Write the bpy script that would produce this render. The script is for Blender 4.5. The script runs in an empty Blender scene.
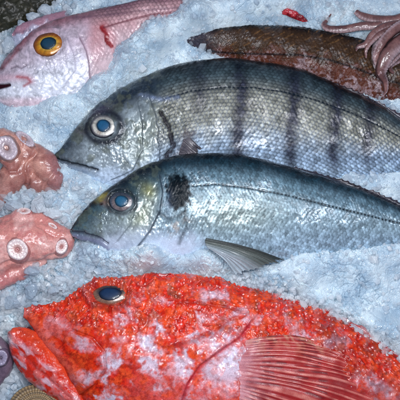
import bpy, math, random
import numpy as np
from mathutils import Vector, Matrix

# ------------------------------------------------------------------ camera, world, lamps
SC = bpy.context.scene
COL = SC.collection
U = 0.0015                      # metres per modelling unit; the whole display is about 0.6 m wide
TH = math.radians(14)           # camera leans 14 degrees from straight down
D = 1000.0                      # camera distance in modelling units
CAM = np.array([0.0, -D*math.sin(TH), D*math.cos(TH)])
RI = np.array([1.0, 0, 0]); UP = np.array([0, math.cos(TH), math.sin(TH)]); FW = np.array([0, math.sin(TH), -math.cos(TH)])

cd = bpy.data.cameras.new('camera'); cam = bpy.data.objects.new('camera', cd); COL.objects.link(cam)
cam.location = CAM*U; cam.rotation_euler = (TH, 0, 0)
cd.sensor_width = 36; cd.lens = 36*D/400.0; cd.clip_start = 0.05; cd.clip_end = 50
SC.camera = cam

w = bpy.data.worlds.new("World"); SC.world = w; w.use_nodes = True
bg = w.node_tree.nodes['Background']; bg.inputs[0].default_value = (0.45, 0.63, 1.0, 1); bg.inputs[1].default_value = 0.20

def area(name, loc, target, size, power, color):
    l = bpy.data.lights.new(name, 'AREA'); l.shape = 'DISK'; l.size = size; l.energy = power; l.color = color
    o = bpy.data.objects.new(name, l); COL.objects.link(o); o.location = loc
    o.rotation_euler = (Vector(target)-Vector(loc)).to_track_quat('-Z', 'Y').to_euler()
    return o
area('stall_lamp', (-0.05, -0.07, 0.70), (0.04, -0.12, 0), 0.32, 2.3, (0.88, 0.95, 1.0))
area('stall_lamp', (0.40, -0.12, 1.15), (0, -0.05, 0), 0.07, 4.2, (0.92, 0.92, 1.0))
area('stall_lamp', (-0.16, -0.20, 1.25), (0, -0.06, 0), 0.05, 3.8, (0.95, 0.93, 1.0))
area('stall_lamp', (0.05, 0.30, 1.2), (0, -0.06, 0), 0.045, 1.9, (0.93, 0.92, 1.0))

SC.view_settings.view_transform = 'Standard'; SC.view_settings.look = 'None'
SC.view_settings.exposure = 0.0; SC.view_settings.gamma = 1.0; SC.view_settings.use_curve_mapping = False
SC.cycles.max_bounces = 10; SC.cycles.transmission_bounces = 8; SC.cycles.caustics_refractive = False; SC.cycles.caustics_reflective = False

def at(px, py, z=0.0):
    """point of the picture plane -> point of the horizontal plane at height z (both in modelling units)"""
    px = np.asarray(px, float); py = np.asarray(py, float); z = np.asarray(z, float)
    d = FW*D + (px[..., None]-200)*RI + (200-py[..., None])*UP
    k = (z-CAM[2])/d[..., 2]
    return CAM + d*k[..., None]
def proj(P):
    q = P-CAM; f = q@FW
    return 200+q@RI/f*D, 200-q@UP/f*D

# ------------------------------------------------------------------ numeric helpers
def h2(ix, iy, seed=0):
    ix = ix.astype(np.int64); iy = iy.astype(np.int64)
    n = (ix*374761393 + iy*668265263 + seed*1274126177) & 0xffffffff
    n = ((n ^ (n >> 13))*1274126177) & 0xffffffff
    n = ((n ^ (n >> 16))*2246822519) & 0xffffffff
    n = n ^ (n >> 15)
    return (n & 0xffffff)/float(0xffffff)
def vn(x, y, seed=0):
    ix = np.floor(x); iy = np.floor(y); fx = x-ix; fy = y-iy
    fx = fx*fx*fx*(fx*(fx*6-15)+10); fy = fy*fy*fy*(fy*(fy*6-15)+10)
    a = h2(ix, iy, seed); b = h2(ix+1, iy, seed); c = h2(ix, iy+1, seed); d = h2(ix+1, iy+1, seed)
    return a+(b-a)*fx+(c-a)*fy+(a-b-c+d)*fx*fy
def fbm(x, y, sc, octv=4, seed=0, gain=0.5):
    x = x/sc; y = y/sc; s = 0; a = 1.0; t = 0
    for o in range(octv):
        s = s+a*vn(x*0.8+y*0.6, -x*0.6+y*0.8, seed+o*17); t += a; a *= gain
        x, y = (x*0.8+y*0.6)*2.03+5.2, (-x*0.6+y*0.8)*2.03+1.7
    return s/t          # 0..1, mean .5
def cell(x, y, sc, seed=0):
    x = x/sc; y = y/sc; ix = np.floor(x); iy = np.floor(y)
    f1 = np.full(x.shape, 9.0); f2 = np.full(x.shape, 9.0); idv = np.zeros(x.shape); dx = np.zeros(x.shape); dy = np.zeros(x.shape)
    for i in (-1, 0, 1):
        for j in (-1, 0, 1):
            cx = ix+i; cy = iy+j
            ex = x-(cx+h2(cx, cy, seed)); ey = y-(cy+h2(cx, cy, seed+7)); d = np.hypot(ex, ey)
            m = d < f1
            f2 = np.where(m, f1, np.minimum(f2, d))
            idv = np.where(m, h2(cx, cy, seed+13), idv); dx = np.where(m, ex, dx); dy = np.where(m, ey, dy)
            f1 = np.where(m, d, f1)
    return f1, f2, idv, dx, dy
def ss(a, b, x):
    t = np.clip((x-a)/(b-a), 0, 1); return t*t*(3-2*t)
def pdist(x, y, pts):
    """distance, signed side (+ = left of travel in y-down coordinates ... right-hand), and parameter along polyline"""
    best = np.full(x.shape, 1e9); sg = np.zeros(x.shape); par = np.zeros(x.shape); n = len(pts)-1
    for k in range(n):
        ax, ay = pts[k]; bx, by = pts[k+1]; vx, vy = bx-ax, by-ay; L = vx*vx+vy*vy
        t = np.clip(((x-ax)*vx+(y-ay)*vy)/L, 0, 1); d = np.hypot(x-ax-t*vx, y-ay-t*vy)
        m = d < best
        sg = np.where(m, np.sign(vx*(y-ay)-vy*(x-ax)), sg); par = np.where(m, (k+t)/n, par); best = np.where(m, d, best)
    return best, sg, par
def gau(d, s): return np.exp(-(d/s)**2)
def ell(x, y, cx, cy, rx, ry, rot=0.0):
    c, s = math.cos(rot), math.sin(rot); u = (x-cx)*c+(y-cy)*s; v = -(x-cx)*s+(y-cy)*c
    return np.hypot(u/rx, v/ry)
def C(r, g, b):
    v = np.array([r, g, b], float)/255.0
    return np.where(v <= 0.04045, v/12.92, ((v+0.055)/1.055)**2.4)
def mix(a, b, t): return a*(1-t[..., None])+b*t[..., None]
def catmull(pts, n):
    P = np.asarray(pts, float); m = len(P)
    Q = np.vstack([2*P[0]-P[1], P, 2*P[-1]-P[-2]])
    u = np.linspace(0, m-1, n); k = np.minimum(u.astype(int), m-2); t = (u-k)[:, None]
    a, b, c, d = Q[k], Q[k+1], Q[k+2], Q[k+3]
    return 0.5*((2*b)+(-a+c)*t+(2*a-5*b+4*c-d)*t*t+(-a+3*b-3*c+d)*t**3)

# ------------------------------------------------------------------ mesh helpers
def tag(o, label=None, cat=None, group=None, kind=None):
    if label: o['label'] = label
    if cat: o['category'] = cat
    if group: o['group'] = group
    if kind: o['kind'] = kind
    return o
def link(name, me, mat, parent=None):
    o = bpy.data.objects.new(name, me); COL.objects.link(o)
    if mat: me.materials.append(mat)
    if parent:
        o.parent = parent; o.matrix_parent_inverse = Matrix.Translation(parent.location).inverted()
    return o
def thing(name, pxy, z, label, cat, group=None):
    o = bpy.data.objects.new(name, None); COL.objects.link(o); o.location = at(pxy[0], pxy[1], z)*U
    o.empty_display_size = 0.02
    return tag(o, label, cat, group)
def raw_mesh(name, V, F, col=None, smooth=True, gloss=None):
    """V (n,3) modelling units, F (m,k) index array"""
    F = np.asarray(F, np.int32); k = F.shape[1]
    me = bpy.data.meshes.new(name)
    me.vertices.add(len(V)); me.vertices.foreach_set('co', (V*U).astype(np.float32).ravel())
    me.loops.add(F.size); me.loops.foreach_set('vertex_index', F.ravel())
    me.polygons.add(len(F)); me.polygons.foreach_set('loop_start', np.arange(0, F.size, k, dtype=np.int32))
    me.polygons.foreach_set('use_smooth', np.full(len(F), smooth, dtype=bool))
    if col is not None:
        a = me.color_attributes.new('Col', 'FLOAT_COLOR', 'POINT')
        c = np.ones((len(V), 4), np.float32); c[:, :3] = np.clip(col, 0, 1)
        if gloss is not None: c[:, 3] = gloss
        a.data.foreach_set('color', c.ravel())
    me.update(calc_edges=True); me.validate()
    return me
def gridF(n, m, wrap=False, off=0):
    i, j = np.meshgrid(np.arange(n-1), np.arange(m if wrap else m-1), indexing='ij')
    j2 = (j+1) % m
    return np.stack([i*m+j, (i+1)*m+j, (i+1)*m+j2, i*m+j2], -1).reshape(-1, 4)+off
def gnormal(P):
    du = np.gradient(P, axis=0); dv = np.gradient(P, axis=1); n = np.cross(du, dv)
    l = np.linalg.norm(n, axis=-1, keepdims=True); n = n/np.maximum(l, 1e-9)
    return np.where(n[..., 2:3] < 0, -n, n)
def sheet(name, P, col, mat, parent, thick=0.8):
    """a thin closed sheet with real thickness from grid P (n,m,3)"""
    n, m, _ = P.shape; N = gnormal(P); Q = P-N*thick
    V = np.concatenate([P.reshape(-1, 3), Q.reshape(-1, 3)]); nm = n*m
    F = [gridF(n, m)[:, ::-1], gridF(n, m)+nm]
    def rim(idx):
        a = idx[:-1]; b = idx[1:]; return np.stack([a, b, b+nm, a+nm], -1)
    I = np.arange(nm).reshape(n, m)
    F += [rim(I[0]), rim(I[-1])[:, ::-1], rim(I[:, 0])[:, ::-1], rim(I[:, -1])]
    c = np.concatenate([col.reshape(-1, 3)]*2)
    return link(name, raw_mesh(name, V, np.concatenate(F), c), mat, parent)
def tubeP(path, rad, m=20, flat=1.0):
    """path (n,3), rad (n) -> ring grid"""
    T = np.gradient(path, axis=0); T /= np.maximum(np.linalg.norm(T, axis=1, keepdims=True), 1e-9)
    A = np.tile(np.array([0, 0, 1.0]), (len(path), 1)); B = np.cross(T, A); l = np.linalg.norm(B, axis=1, keepdims=True)
    B = np.where(l > 1e-3, B/np.maximum(l, 1e-6), np.array([1.0, 0, 0])); A = np.cross(B, T)
    th = np.linspace(0, 2*np.pi, m, endpoint=False)
    return path[:, None]+rad[:, None, None]*(np.cos(th)[None, :, None]*B[:, None]+flat*np.sin(th)[None, :, None]*A[:, None]), th
def tube_faces(n, m):
    F = gridF(n, m, True)
    return F
def ring_caps(V, P, n, m):
    """add cap centre verts, returns V and degenerate-free quad list for caps (as quads with centre pairs)"""
    c0 = P[0].mean(0); c1 = P[-1].mean(0); k = len(V)
    V = np.vstack([V, c0, c1]); F = []
    for a in range(0, m, 2):
        F.append([k, (a+2) % m, a+1, a]); F.append([k+1, (n-1)*m+a, (n-1)*m+a+1, (n-1)*m+(a+2) % m])
    return V, np.array(F)

# ------------------------------------------------------------------ materials
def mat_new(name):
    m = bpy.data.materials.new(name); m.use_nodes = True; nt = m.node_tree
    return m, nt, nt.nodes['Principled BSDF']
def skin(name, rough=0.35, metal=0.0, coat=0.6, coat_rough=0.08, bump=0.25, bscale=900, sss=0.0, spec=0.5, trans=0.0, rvar=0.15, alpha=1.0):
    m, nt, p = mat_new(name); N = nt.nodes; L = nt.links
    a = N.new('ShaderNodeAttribute'); a.attribute_name = 'Col'
    tc = N.new('ShaderNodeTexCoord')
    n1 = N.new('ShaderNodeTexNoise'); n1.inputs['Scale'].default_value = bscale; n1.inputs['Detail'].default_value = 3
    L.new(tc.outputs['Object'], n1.inputs['Vector'])
    n2 = N.new('ShaderNodeTexNoise'); n2.inputs['Scale'].default_value = bscale*0.22; n2.inputs['Detail'].default_value = 4
    L.new(tc.outputs['Object'], n2.inputs['Vector'])
    hs = N.new('ShaderNodeHueSaturation'); mr = N.new('ShaderNodeMapRange')
    L.new(n1.outputs['Fac'], mr.inputs['Value']); mr.inputs['From Min'].default_value = 0.3; mr.inputs['From Max'].default_value = 0.7
    mr.inputs['To Min'].default_value = 0.82; mr.inputs['To Max'].default_value = 1.18
    L.new(a.outputs['Color'], hs.inputs['Color']); L.new(mr.outputs[0], hs.inputs['Value']); L.new(hs.outputs[0], p.inputs['Base Color'])
    r2 = N.new('ShaderNodeMapRange'); L.new(n2.outputs['Fac'], r2.inputs['Value']); r2.inputs['From Min'].default_value = 0.3; r2.inputs['From Max'].default_value = 0.7
    r2.inputs['To Min'].default_value = max(0.02, rough-rvar); r2.inputs['To Max'].default_value = rough+rvar; L.new(r2.outputs[0], p.inputs['Roughness'])
    b = N.new('ShaderNodeBump'); b.inputs['Strength'].default_value = bump; b.inputs['Distance'].default_value = 0.0008
    L.new(n1.outputs['Fac'], b.inputs['Height']); L.new(b.outputs[0], p.inputs['Normal'])
    
    for sock, val in (('Metallic', metal), ('Coat Weight', coat), ('Specular IOR Level', spec)):
        mm = N.new('ShaderNodeMath'); mm.operation = 'MULTIPLY'; mm.inputs[1].default_value = val; L.new(a.outputs['Alpha'], mm.inputs[0]); L.new(mm.outputs[0], p.inputs[sock])
    p.inputs['Coat Roughness'].default_value = coat_rough
    L.new(b.outputs[0], p.inputs['Coat Normal'])
    p.inputs['Transmission Weight'].default_value = trans
    if alpha < 1: p.inputs['Alpha'].default_value = alpha
    if sss > 0:
        p.inputs['Subsurface Weight'].default_value = sss; p.inputs['Subsurface Radius'].default_value = (1, 0.6, 0.5); p.inputs['Subsurface Scale'].default_value = 0.004
    return m
M_silver = skin('silver_fish_skin', 0.30, 0.25, 0.6, 0.14, 0.14, 1300)
M_pink = skin('pink_fish_skin', 0.36, 0.1, 0.5, 0.15, 0.14, 1300)
M_brown = skin('brown_fish_skin', 0.42, 0.0, 0.35, 0.18, 0.2, 1100)
M_red = skin('red_fish_skin', 0.40, 0.0, 0.9, 0.05, 0.16, 600, sss=0.1)
M_fin = skin('fin_membrane', 0.35, 0.0, 0.5, 0.12, 0.3, 900, trans=0.0)
M_finb = skin('grey_fin_membrane', 0.35, 0.0, 0.4, 0.12, 0.2, 900, alpha=0.78)
M_rfin = skin('red_fin_skin', 0.5, 0.0, 0.35, 0.15, 0.2, 900, sss=0.1)
M_octo = skin('octopus_skin', 0.40, 0.0, 0.6, 0.10, 0.16, 500, sss=0.25)
M_eye = skin('fish_eye', 0.25, 0.1, 0.8, 0.04, 0.05, 800)
M_pupil = skin('clouded_pupil', 0.45, 0.0, 0.5, 0.05, 0.02, 800, rvar=0.05, spec=0.3)
M_dark = skin('dark_shell', 0.55, 0.0, 0.3, 0.2, 0.8, 350)

def ice_mat(name, base, trans, rough, bump, scale, coat=0.0, alpha=1.0):
    m, nt, p = mat_new(name); N = nt.nodes; L = nt.links
    tc = N.new('ShaderNodeTexCoord'); n1 = N.new('ShaderNodeTexNoise'); n1.inputs['Scale'].default_value = scale; n1.inputs['Detail'].default_value = 4
    L.new(tc.outputs['Object'], n1.inputs['Vector'])
    v = N.new('ShaderNodeTexVoronoi'); v.inputs['Scale'].default_value = scale*1.2; L.new(tc.outputs['Object'], v.inputs['Vector'])
    ad = N.new('ShaderNodeMath'); ad.operation = 'ADD'; L.new(n1.outputs['Fac'], ad.inputs[0]); L.new(v.outputs['Distance'], ad.inputs[1])
    b = N.new('ShaderNodeBump'); b.inputs['Strength'].default_value = bump; b.inputs['Distance'].default_value = 0.001
    L.new(ad.outputs[0], b.inputs['Height']); L.new(b.outputs[0], p.inputs['Normal'])
    cr = N.new('ShaderNodeMix'); cr.data_type = 'RGBA'; n3 = N.new('ShaderNodeTexNoise'); n3.inputs['Scale'].default_value = scale*0.12; n3.inputs['Detail'].default_value = 5
    L.new(tc.outputs['Object'], n3.inputs['Vector']); L.new(n3.outputs['Fac'], cr.inputs[0])
    n3.inputs['Scale'].default_value = scale*0.045
    mr = N.new('ShaderNodeMapRange'); mr.inputs['From Min'].default_value = 0.35; mr.inputs['From Max'].default_value = 0.65; L.new(n3.outputs['Fac'], mr.inputs['Value']); L.new(mr.outputs[0], cr.inputs[0])
    cr.inputs[6].default_value = (base[0]*0.72, base[1]*0.77, base[2]*0.84, 1); cr.inputs[7].default_value = (min(1, base[0]*1.27), min(1, base[1]*1.17), min(1, base[2]*1.12), 1)
    if alpha < 1:
        ge = N.new('ShaderNodeNewGeometry'); ma = N.new('ShaderNodeMapRange'); L.new(ge.outputs['Random Per Island'], ma.inputs['Value'])
        ma.inputs['To Min'].default_value = alpha*0.35; ma.inputs['To Max'].default_value = min(1, alpha*1.7); L.new(ma.outputs[0], p.inputs['Alpha'])
    L.new(cr.outputs[2], p.inputs['Base Color'])
    p.inputs['Roughness'].default_value = rough; p.inputs['IOR'].default_value = 1.31; p.inputs['Transmission Weight'].default_value = trans
    p.inputs['Coat Weight'].default_value = coat; p.inputs['Coat Roughness'].default_value = 0.05
    return m
M_icebed = ice_mat('crushed_ice_bed', (0.58, 0.72, 0.79), 0.0, 0.16, 0.30, 700, 0.6)
_p = M_icebed.node_tree.nodes['Principled BSDF']; _p.inputs['Subsurface Weight'].default_value = 0.35; _p.inputs['Subsurface Radius'].default_value = (0.6, 0.9, 1.0); _p.inputs['Subsurface Scale'].default_value = 0.005
M_chip = ice_mat('clear_ice', (0.74, 0.84, 0.90), 0.0, 0.09, 0.3, 420, 0.8, 0.34)
M_chunk = ice_mat('clear_ice_chunk', (0.66, 0.78, 0.86), 0.0, 0.05, 0.7, 260, 0.9, 0.30)

# ------------------------------------------------------------------ ice bed
def seg(x, y, x0, y0, x1, y1, wd, h):
    d, _, _ = pdist(x, y, [(x0, y0), (x1, y1)]); return h*np.exp(-(d/wd)**2)
def ice_macro(x, y):
    h = (fbm(x, y, 60, 3, 5)-0.5)*12+2
    for s in ICE: h = h+seg(x, y, *s)
    return h
ICE = [(15, 112, 60, 112, 16, 10), (60, 112, 100, 92, 16, 12), (100, 92, 128, 62, 15, 18), (128, 60, 155, 40, 17, 24), (155, 40, 195, 26, 16, 22), (195, 26, 290, 4, 16, 18), (196, 8, 290, -8, 20, 18), (108, 72, 128, 56, 8, -7),
       (62, 178, 80, 186, 14, 10), (80, 186, 112, 194, 10, 8),
       (95, 256, 150, 262, 15, 20), (150, 258, 205, 262, 17, 24), (205, 262, 300, 282, 14, 12), (300, 262, 430, 246, 22, 19), (320, 275, 430, 290, 25, 10),
       (350, 182, 440, 182, 18, 14), (0, 200, 60, 205, 12, 12), (30, 275, 70, 285, 16, 10), (0, 300, 40, 310, 16, 8), (236, 66, 196, 60, 10, 9), (192, 40, 216, 44, 7, -7),
       (318, 306, 430, 345, 16, 16), (10, 60, 0, 75, 8, -4), (0, 385, 30, 385, 25, -10)]
def axis(lo, hi, fine0, fine1, st):
    a = np.arange(fine0, fine1, st); l = fine0-np.geomspace(2, fine0-lo, 30)[::-1]; r = fine1+np.geomspace(2, hi-fine1, 30)
    return np.concatenate([l, a, r])
xs = axis(-700, 700, -222, 224, 0.52); ys = axis(-700, 700, -228, 232, 0.52)
X, Y = np.meshgrid(xs, ys, indexing='ij')
def ice_height(X, Y):
    px, py = proj(np.stack([X, Y, np.full_like(X, 6.0)], -1))
    h = ice_macro(px, py)
    slush = 0.35+0.65*ss(0.40, 0.62, fbm(X, Y, 34, 3, 61))+0.9*ss(90, 40, px)*ss(180, 240, py)+0.5*ss(70, 40, px)*ss(60, 30, py)
    for sc, amp, sd in ((9.0, 2.6, 3), (4.2, 1.5, 4), (2.1, 0.6, 6)):
        wx = X+(fbm(X, Y, sc*1.5, 2, sd+40)-0.5)*sc*1.2; wy = Y+(fbm(X, Y, sc*1.5, 2, sd+50)-0.5)*sc*1.2
        f1, f2, idv, dx, dy = cell(wx, wy, sc, sd)
        tilt = dx*(np.cos(idv*40))+dy*(np.sin(idv*40))
        h = h+slush*amp*((idv-0.5)*1.1+tilt*0.9-f1*0.6)*ss(0, 0.10, f2-f1)
    return h
Z = ice_height(X, Y)
ice = link('crushed_ice', raw_mesh('crushed_ice', np.stack([X, Y, Z], -1).reshape(-1, 3), gridF(len(xs), len(ys)), smooth=False), M_icebed)
tag(ice, kind='structure')

# ------------------------------------------------------------------ fish body builder
class Body: pass
def fish_body(st, ns=640, nt=230, power=0.5, under=14):
    """st rows: top x, top y, bottom x, bottom y, z at top edge, z at bottom edge, half thickness (picture-plane units)"""
    S = catmull(st, ns)
    t = np.linspace(0, np.pi, nt); c = np.cos(t); s = np.sin(t)
    zt, zb = S[:, 4], S[:, 5]
    T = at(S[:, 0], S[:, 1], zt); B = at(S[:, 2], S[:, 3], zb)
    mid = (T+B)/2; half = (T-B)/2
    H = np.maximum(S[:, 6], 0.3)
    P = mid[:, None]+half[:, None]*c[None, :, None]
    P = P+np.array([0, 0, 1.0])*(H[:, None, None]*(np.power(s, 2*power)[None, :, None]))
    b = Body(); b.P = P; b.ns = ns; b.nt = nt; b.px, b.py = proj(P); b.N = gnormal(P)
    tu = np.linspace(0, np.pi, under)[1:-1][::-1]
    b.Q = mid[:, None]+half[:, None]*np.cos(tu)[None, :, None]-np.array([0, 0, 1.0])*(0.7*H[:, None, None]*np.sin(tu)[None, :, None])
    b.v = np.tile((t/np.pi)[None], (ns, 1)); b.vc = np.tile(((1-c)/2)[None], (ns, 1))
    mv = np.gradient(mid, axis=0); b.u = np.tile(np.cumsum(np.linalg.norm(mv, axis=1))[:, None], (1, nt))
    wl = np.linalg.norm(np.diff(P, axis=1), axis=2); b.arc = np.concatenate([np.zeros((ns, 1)), np.cumsum(wl, axis=1)], 1)
    return b
def fish_finish(b, name, disp, col, mat, parent, gloss=None):
    edge = np.minimum(ss(0, 0.03, b.v), ss(0, 0.03, 1-b.v))*ss(0, 4, np.arange(b.ns))[:, None]
    b.P2 = b.P+b.N*(disp*edge)[..., None]
    G = np.concatenate([b.P2, b.Q], 1); m = G.shape[1]; n = b.ns
    cu = np.repeat(col[:, -1:], b.Q.shape[1], 1); colr = np.concatenate([col, cu], 1)
    V = G.reshape(-1, 3); F = gridF(n, m, True)[:, ::-1]
    V, Fc = ring_caps(V, G, n, m) if m % 2 == 0 else (V, None)
    c = colr.reshape(-1, 3)
    if Fc is not None:
        F = np.concatenate([F, Fc[:, ::-1]]); c = np.vstack([c, c[0], c[-1]])
    g = None
    if gloss is not None:
        g = np.concatenate([gloss, np.repeat(gloss[:, -1:], b.Q.shape[1], 1)], 1).ravel()
        if Fc is not None: g = np.concatenate([g, [1, 1]])
    b.obj = link(name, raw_mesh(name, V, F, c, gloss=g), mat, parent)
    b.N2 = gnormal(b.P2); b.qx, b.qy = proj(b.P2)
    return b.obj
def surf(b, x, y):
    d = (b.qx-x)**2+(b.qy-y)**2; k = np.unravel_index(np.argmin(d), d.shape)
    return b.P2[k], b.N[k]
def scales(b, a, bb, R=0.62, seed=1):
    """overlapping fish scales; returns height 0..1, id, local coords"""
    u = b.u/a; v = b.arc/bb
    h = np.zeros(u.shape); idv = np.zeros(u.shape); lu = np.zeros(u.shape); lv = np.zeros(u.shape)
    jit = (fbm(b.px, b.py, 30, 2, seed+3)-0.5)*1.2; u = u+jit
    iv0 = np.floor(v)
    cand = []
    for dj in (-1, 0, 1, 2):
        row = iv0+dj; off = np.where(row.astype(np.int64) % 2 == 0, 0.0, 0.5); iu0 = np.floor(u-off)
        for di in (1, 0, -1):
            cand.append((row, iu0+di, iu0+di+off))
    # paint posterior ones first so that the anterior (smaller u) scale lies on top
    order = sorted(range(len(cand)), key=lambda k: -(k % 3 == 0)*2-(k % 3 == 1))
    best = np.full(u.shape, 1e9)
    for k in order:
        row, iu, cu = cand[k]
        du = u-cu-0.5; dv = (v-row)*0.95
        inside = (np.hypot(du*1.0, dv*0.9) < R+0.12)
        m = inside & (cu < best)
        best = np.where(m, cu, best); h = np.where(m, du+0.5, h); lu = np.where(m, du, lu); lv = np.where(m, dv, lv)
        idv = np.where(m, h2(iu, row, seed), idv)
    return h, idv, lu, lv
def disc_eye(parent, b, x, y, rx, ry, rot, irisfn, pr, lift=1.5, dome=3.0, matl=None, pcol=C(10, 38, 58), glint=None, push=0.0, nup=0.45):
    """eyeball dome with a pupil lens as a child part"""
    P, N = surf(b, x, y); N = N*(1-nup)+np.array([0, 0, 1.0])*nup; N /= np.linalg.norm(N)
    c, s = math.cos(rot), math.sin(rot); ux = np.array([c, s, 0.0]); ux -= N*(ux@N); ux /= np.linalg.norm(ux); uy = np.cross(N, ux)
    def dome_mesh(name, r0x, r0y, z0, dm, colf, par, nr=26, na=64, mt=None):
        r = np.linspace(0.02, 1, nr)[:, None]; th = np.linspace(0, 2*np.pi, na, endpoint=False)[None]
        X_ = r*np.cos(th); Y_ = r*np.sin(th); z = z0+dm*np.sqrt(np.maximum(1-(r*0.97)**2, 0))+0*th
        wb = 1+0.03*np.sin(2*th+x)+0.02*np.sin(3*th+y)+0.012*np.sin(7*th); X_ = X_*wb; Y_ = Y_*wb
        V = P+ux*(X_*r0x)[..., None]+uy*(Y_*r0y)[..., None]+N*z[..., None]
        # skirt down to close it
        V = np.concatenate([V, V[-1:]-N*4.0], 0)
        co = colf(np.concatenate([r+0*th, r[-1:]+0*th], 0), np.concatenate([th+0*r, th+0*r[-1:]], 0))
        n = V.shape[0]; W = V.reshape(-1, 3); F = gridF(n, na, True)
        W2, Fc = ring_caps(W, V, n, na)
        cc = np.vstack([co.reshape(-1, 3), co[0, 0], co[-1, 0]])
        return link(name, raw_mesh(name, W2, np.concatenate([F, Fc]), cc), mt or M_eye, par)
    e = dome_mesh('eye', rx, ry, lift-dome*0.35+push, dome, irisfn, parent)
    pz = lift-dome*0.35+push+dome*math.sqrt(max(0, 1-(pr[0]/rx)**2))-0.25
    pu = dome_mesh('pupil', pr[0], pr[1], pz, dome*(1-math.sqrt(max(0, 1-(pr[0]/rx)**2)))+0.9, lambda r, th: mix(pcol*1.7, pcol*0.45, ss(0.55, 1.0, r+0.10*(fbm(th*1.5+0*r, r*3, 1.0, 2, 5)-0.5)))*np.ones(3), e, mt=M_pupil)
    return e, pu
def fin_sheet(parent, name, base, tip, zb, zt, colf, mat=None, nray=18, n=90, m=140, ridge=0.8, arch=3.0, thick=0.7, rag=0.0, seed=0, bend=(0, 0), jit=0.0, zm=None, off=None):
    """fan of rays from base curve to tip curve"""
    B = catmull(base, m); T = catmull(tip, m); u = np.linspace(0, 1, n)[:, None]; v = np.linspace(0, 1, m)[None]
    x = B[None, :, 0]*(1-u)+T[None, :, 0]*u; y = B[None, :, 1]*(1-u)+T[None, :, 1]*u
    v0 = v; v = v+jit*(vn(v*nray*0.5+0*u, u*2.5+0*v, seed+5)-0.5)/nray*2
    if rag:
        k = 1-rag*np.abs(np.sin(v*nray*np.pi))*u-rag*2*(vn(v*nray+0*u, 0*v+seed, seed))*u**3
        x = B[None, :, 0]+(x-B[None, :, 0])*k; y = B[None, :, 1]+(y-B[None, :, 1])*k
    x = x+bend[0]*np.sin(np.pi*u)*(0.4+v); y = y+bend[1]*np.sin(np.pi*u*0.9)
    z = zb*(1-u)+zt*u+arch*np.sin(np.pi*u)*1.0+ridge*np.abs(np.cos(v*nray*np.pi))**1.5*(1-0.5*u)*(0.6+0.4*np.sin(v*31))+0.8*np.sin(v*9+u*4)
    if zm is not None: z = zm(x, y)+off(u, v)+ridge*np.abs(np.cos(v*nray*np.pi))**1.5*ss(0.03, 0.35, u)*(1-0.4*u)
    P = at(x, y, z)
    return sheet(name, P, colf(x, y, u+0*v, v+0*u), mat or M_fin, parent, thick)

def zmap(b, blur=3):
    Zs = np.zeros((560, 560)); W = np.zeros((560, 560)); ix = np.clip(np.round(b.qx).astype(int)+60, 0, 559); iy = np.clip(np.round(b.qy).astype(int)+60, 0, 559)
    np.add.at(Zs, (ix, iy), b.P2[..., 2]); np.add.at(W, (ix, iy), 1.0)
    for k in range(blur*2):
        Zs = (Zs+np.roll(Zs, 1, 0)+np.roll(Zs, -1, 0)+np.roll(Zs, 1, 1)+np.roll(Zs, -1, 1))/5; W = (W+np.roll(W, 1, 0)+np.roll(W, -1, 0)+np.roll(W, 1, 1)+np.roll(W, -1, 1))/5
    M = Zs/np.maximum(W, 1e-6)
    def f(x, y):
        X_ = np.clip(x+60, 0, 558.9); Y_ = np.clip(y+60, 0, 558.9); i = X_.astype(int); j = Y_.astype(int); a = X_-i; c_ = Y_-j
        return M[i, j]*(1-a)*(1-c_)+M[i+1, j]*a*(1-c_)+M[i, j+1]*(1-a)*c_+M[i+1, j+1]*a*c_
    return f
# ================================================================== 1. striped bream
fishA = thing('sea_bream', (230, 125), 0, 'large silver blue bream with dark vertical bars and a white ringed eye', 'fish')
st = [(54, 157, 55, 159, 9, 9, 0.6), (66, 142, 76, 171, 10, 7, 7), (86, 116, 98, 185, 11, 4, 17), (112, 95, 124, 190, 11, 0, 24), (142, 78, 150, 190, 11, -2, 28),
      (178, 65, 180, 186, 11, -2, 30), (220, 60, 220, 181, 11, -2, 31), (262, 62.5, 258, 180, 11, -2, 31), (304, 72, 296, 182, 11, 0, 29), (345, 89, 336, 182, 11, 2, 26),
      (380, 107, 372, 178, 11, 5, 22), (412, 127, 405, 172, 11, 7, 18), (450, 150, 446, 174, 11, 8, 12), (480, 164, 478, 178, 11, 9, 8)]
b = fish_body(st, 720, 240); x, y = b.px, b.py
head = ss(165, 145, x+(y-120)*0.10)      # 1 = head
h, idv, lu, lv = scales(b, 4.3, 3.6, seed=2)
n1 = fbm(x, y, 22, 4, 1); n2 = fbm(x, y, 5, 3, 2); n3 = fbm(x, y, 2.2, 2, 3)
v = b.vc+(n1-0.5)*0.05
back = C(12, 22, 30); upper = C(66, 82, 88); flank = C(140, 143, 138); low = C(146, 168, 192); bel = C(176, 200, 224)
c = mix(back, upper, ss(0.03, 0.20, v)); c = mix(c, flank, ss(0.16, 0.42, v)); v_ = v+(fbm(x, y, 12, 3, 195)-0.5)*0.16; c = mix(c, low, ss(0.50, 0.88, v_)); c = mix(c, bel, ss(0.78, 0.98, v_))
c = mix(c, C(150, 146, 118), (ss(0.22, 0.4, v)*ss(0.78, 0.6, v)*ss(0.45, 0.1, np.hypot(lu, lv)))*0.55)
for bx, wd, am, y0, y1 in ((196, 9, 0.7, 60, 120), (238, 7.0, 1.15, 60, 182), (291, 7.0, 1.15, 62, 178), (334, 6.5, 1.15, 80, 176), (368, 6, 1.0, 95, 170)):
    cx = bx+(y-60)*0.02+3*np.sin((y-60)*0.05)
    k = gau(x-cx, wd)*ss(y1+12, y1-25, y)*(0.85+0.5*(n2-0.5)*2+0.3*(idv-0.5))*am
    c = mix(c, mix(C(12, 18, 30)+0*c, C(44, 46, 62)+0*c, ss(0.1, 0.3, b.vc)), np.clip(k, 0, 0.92))
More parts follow.
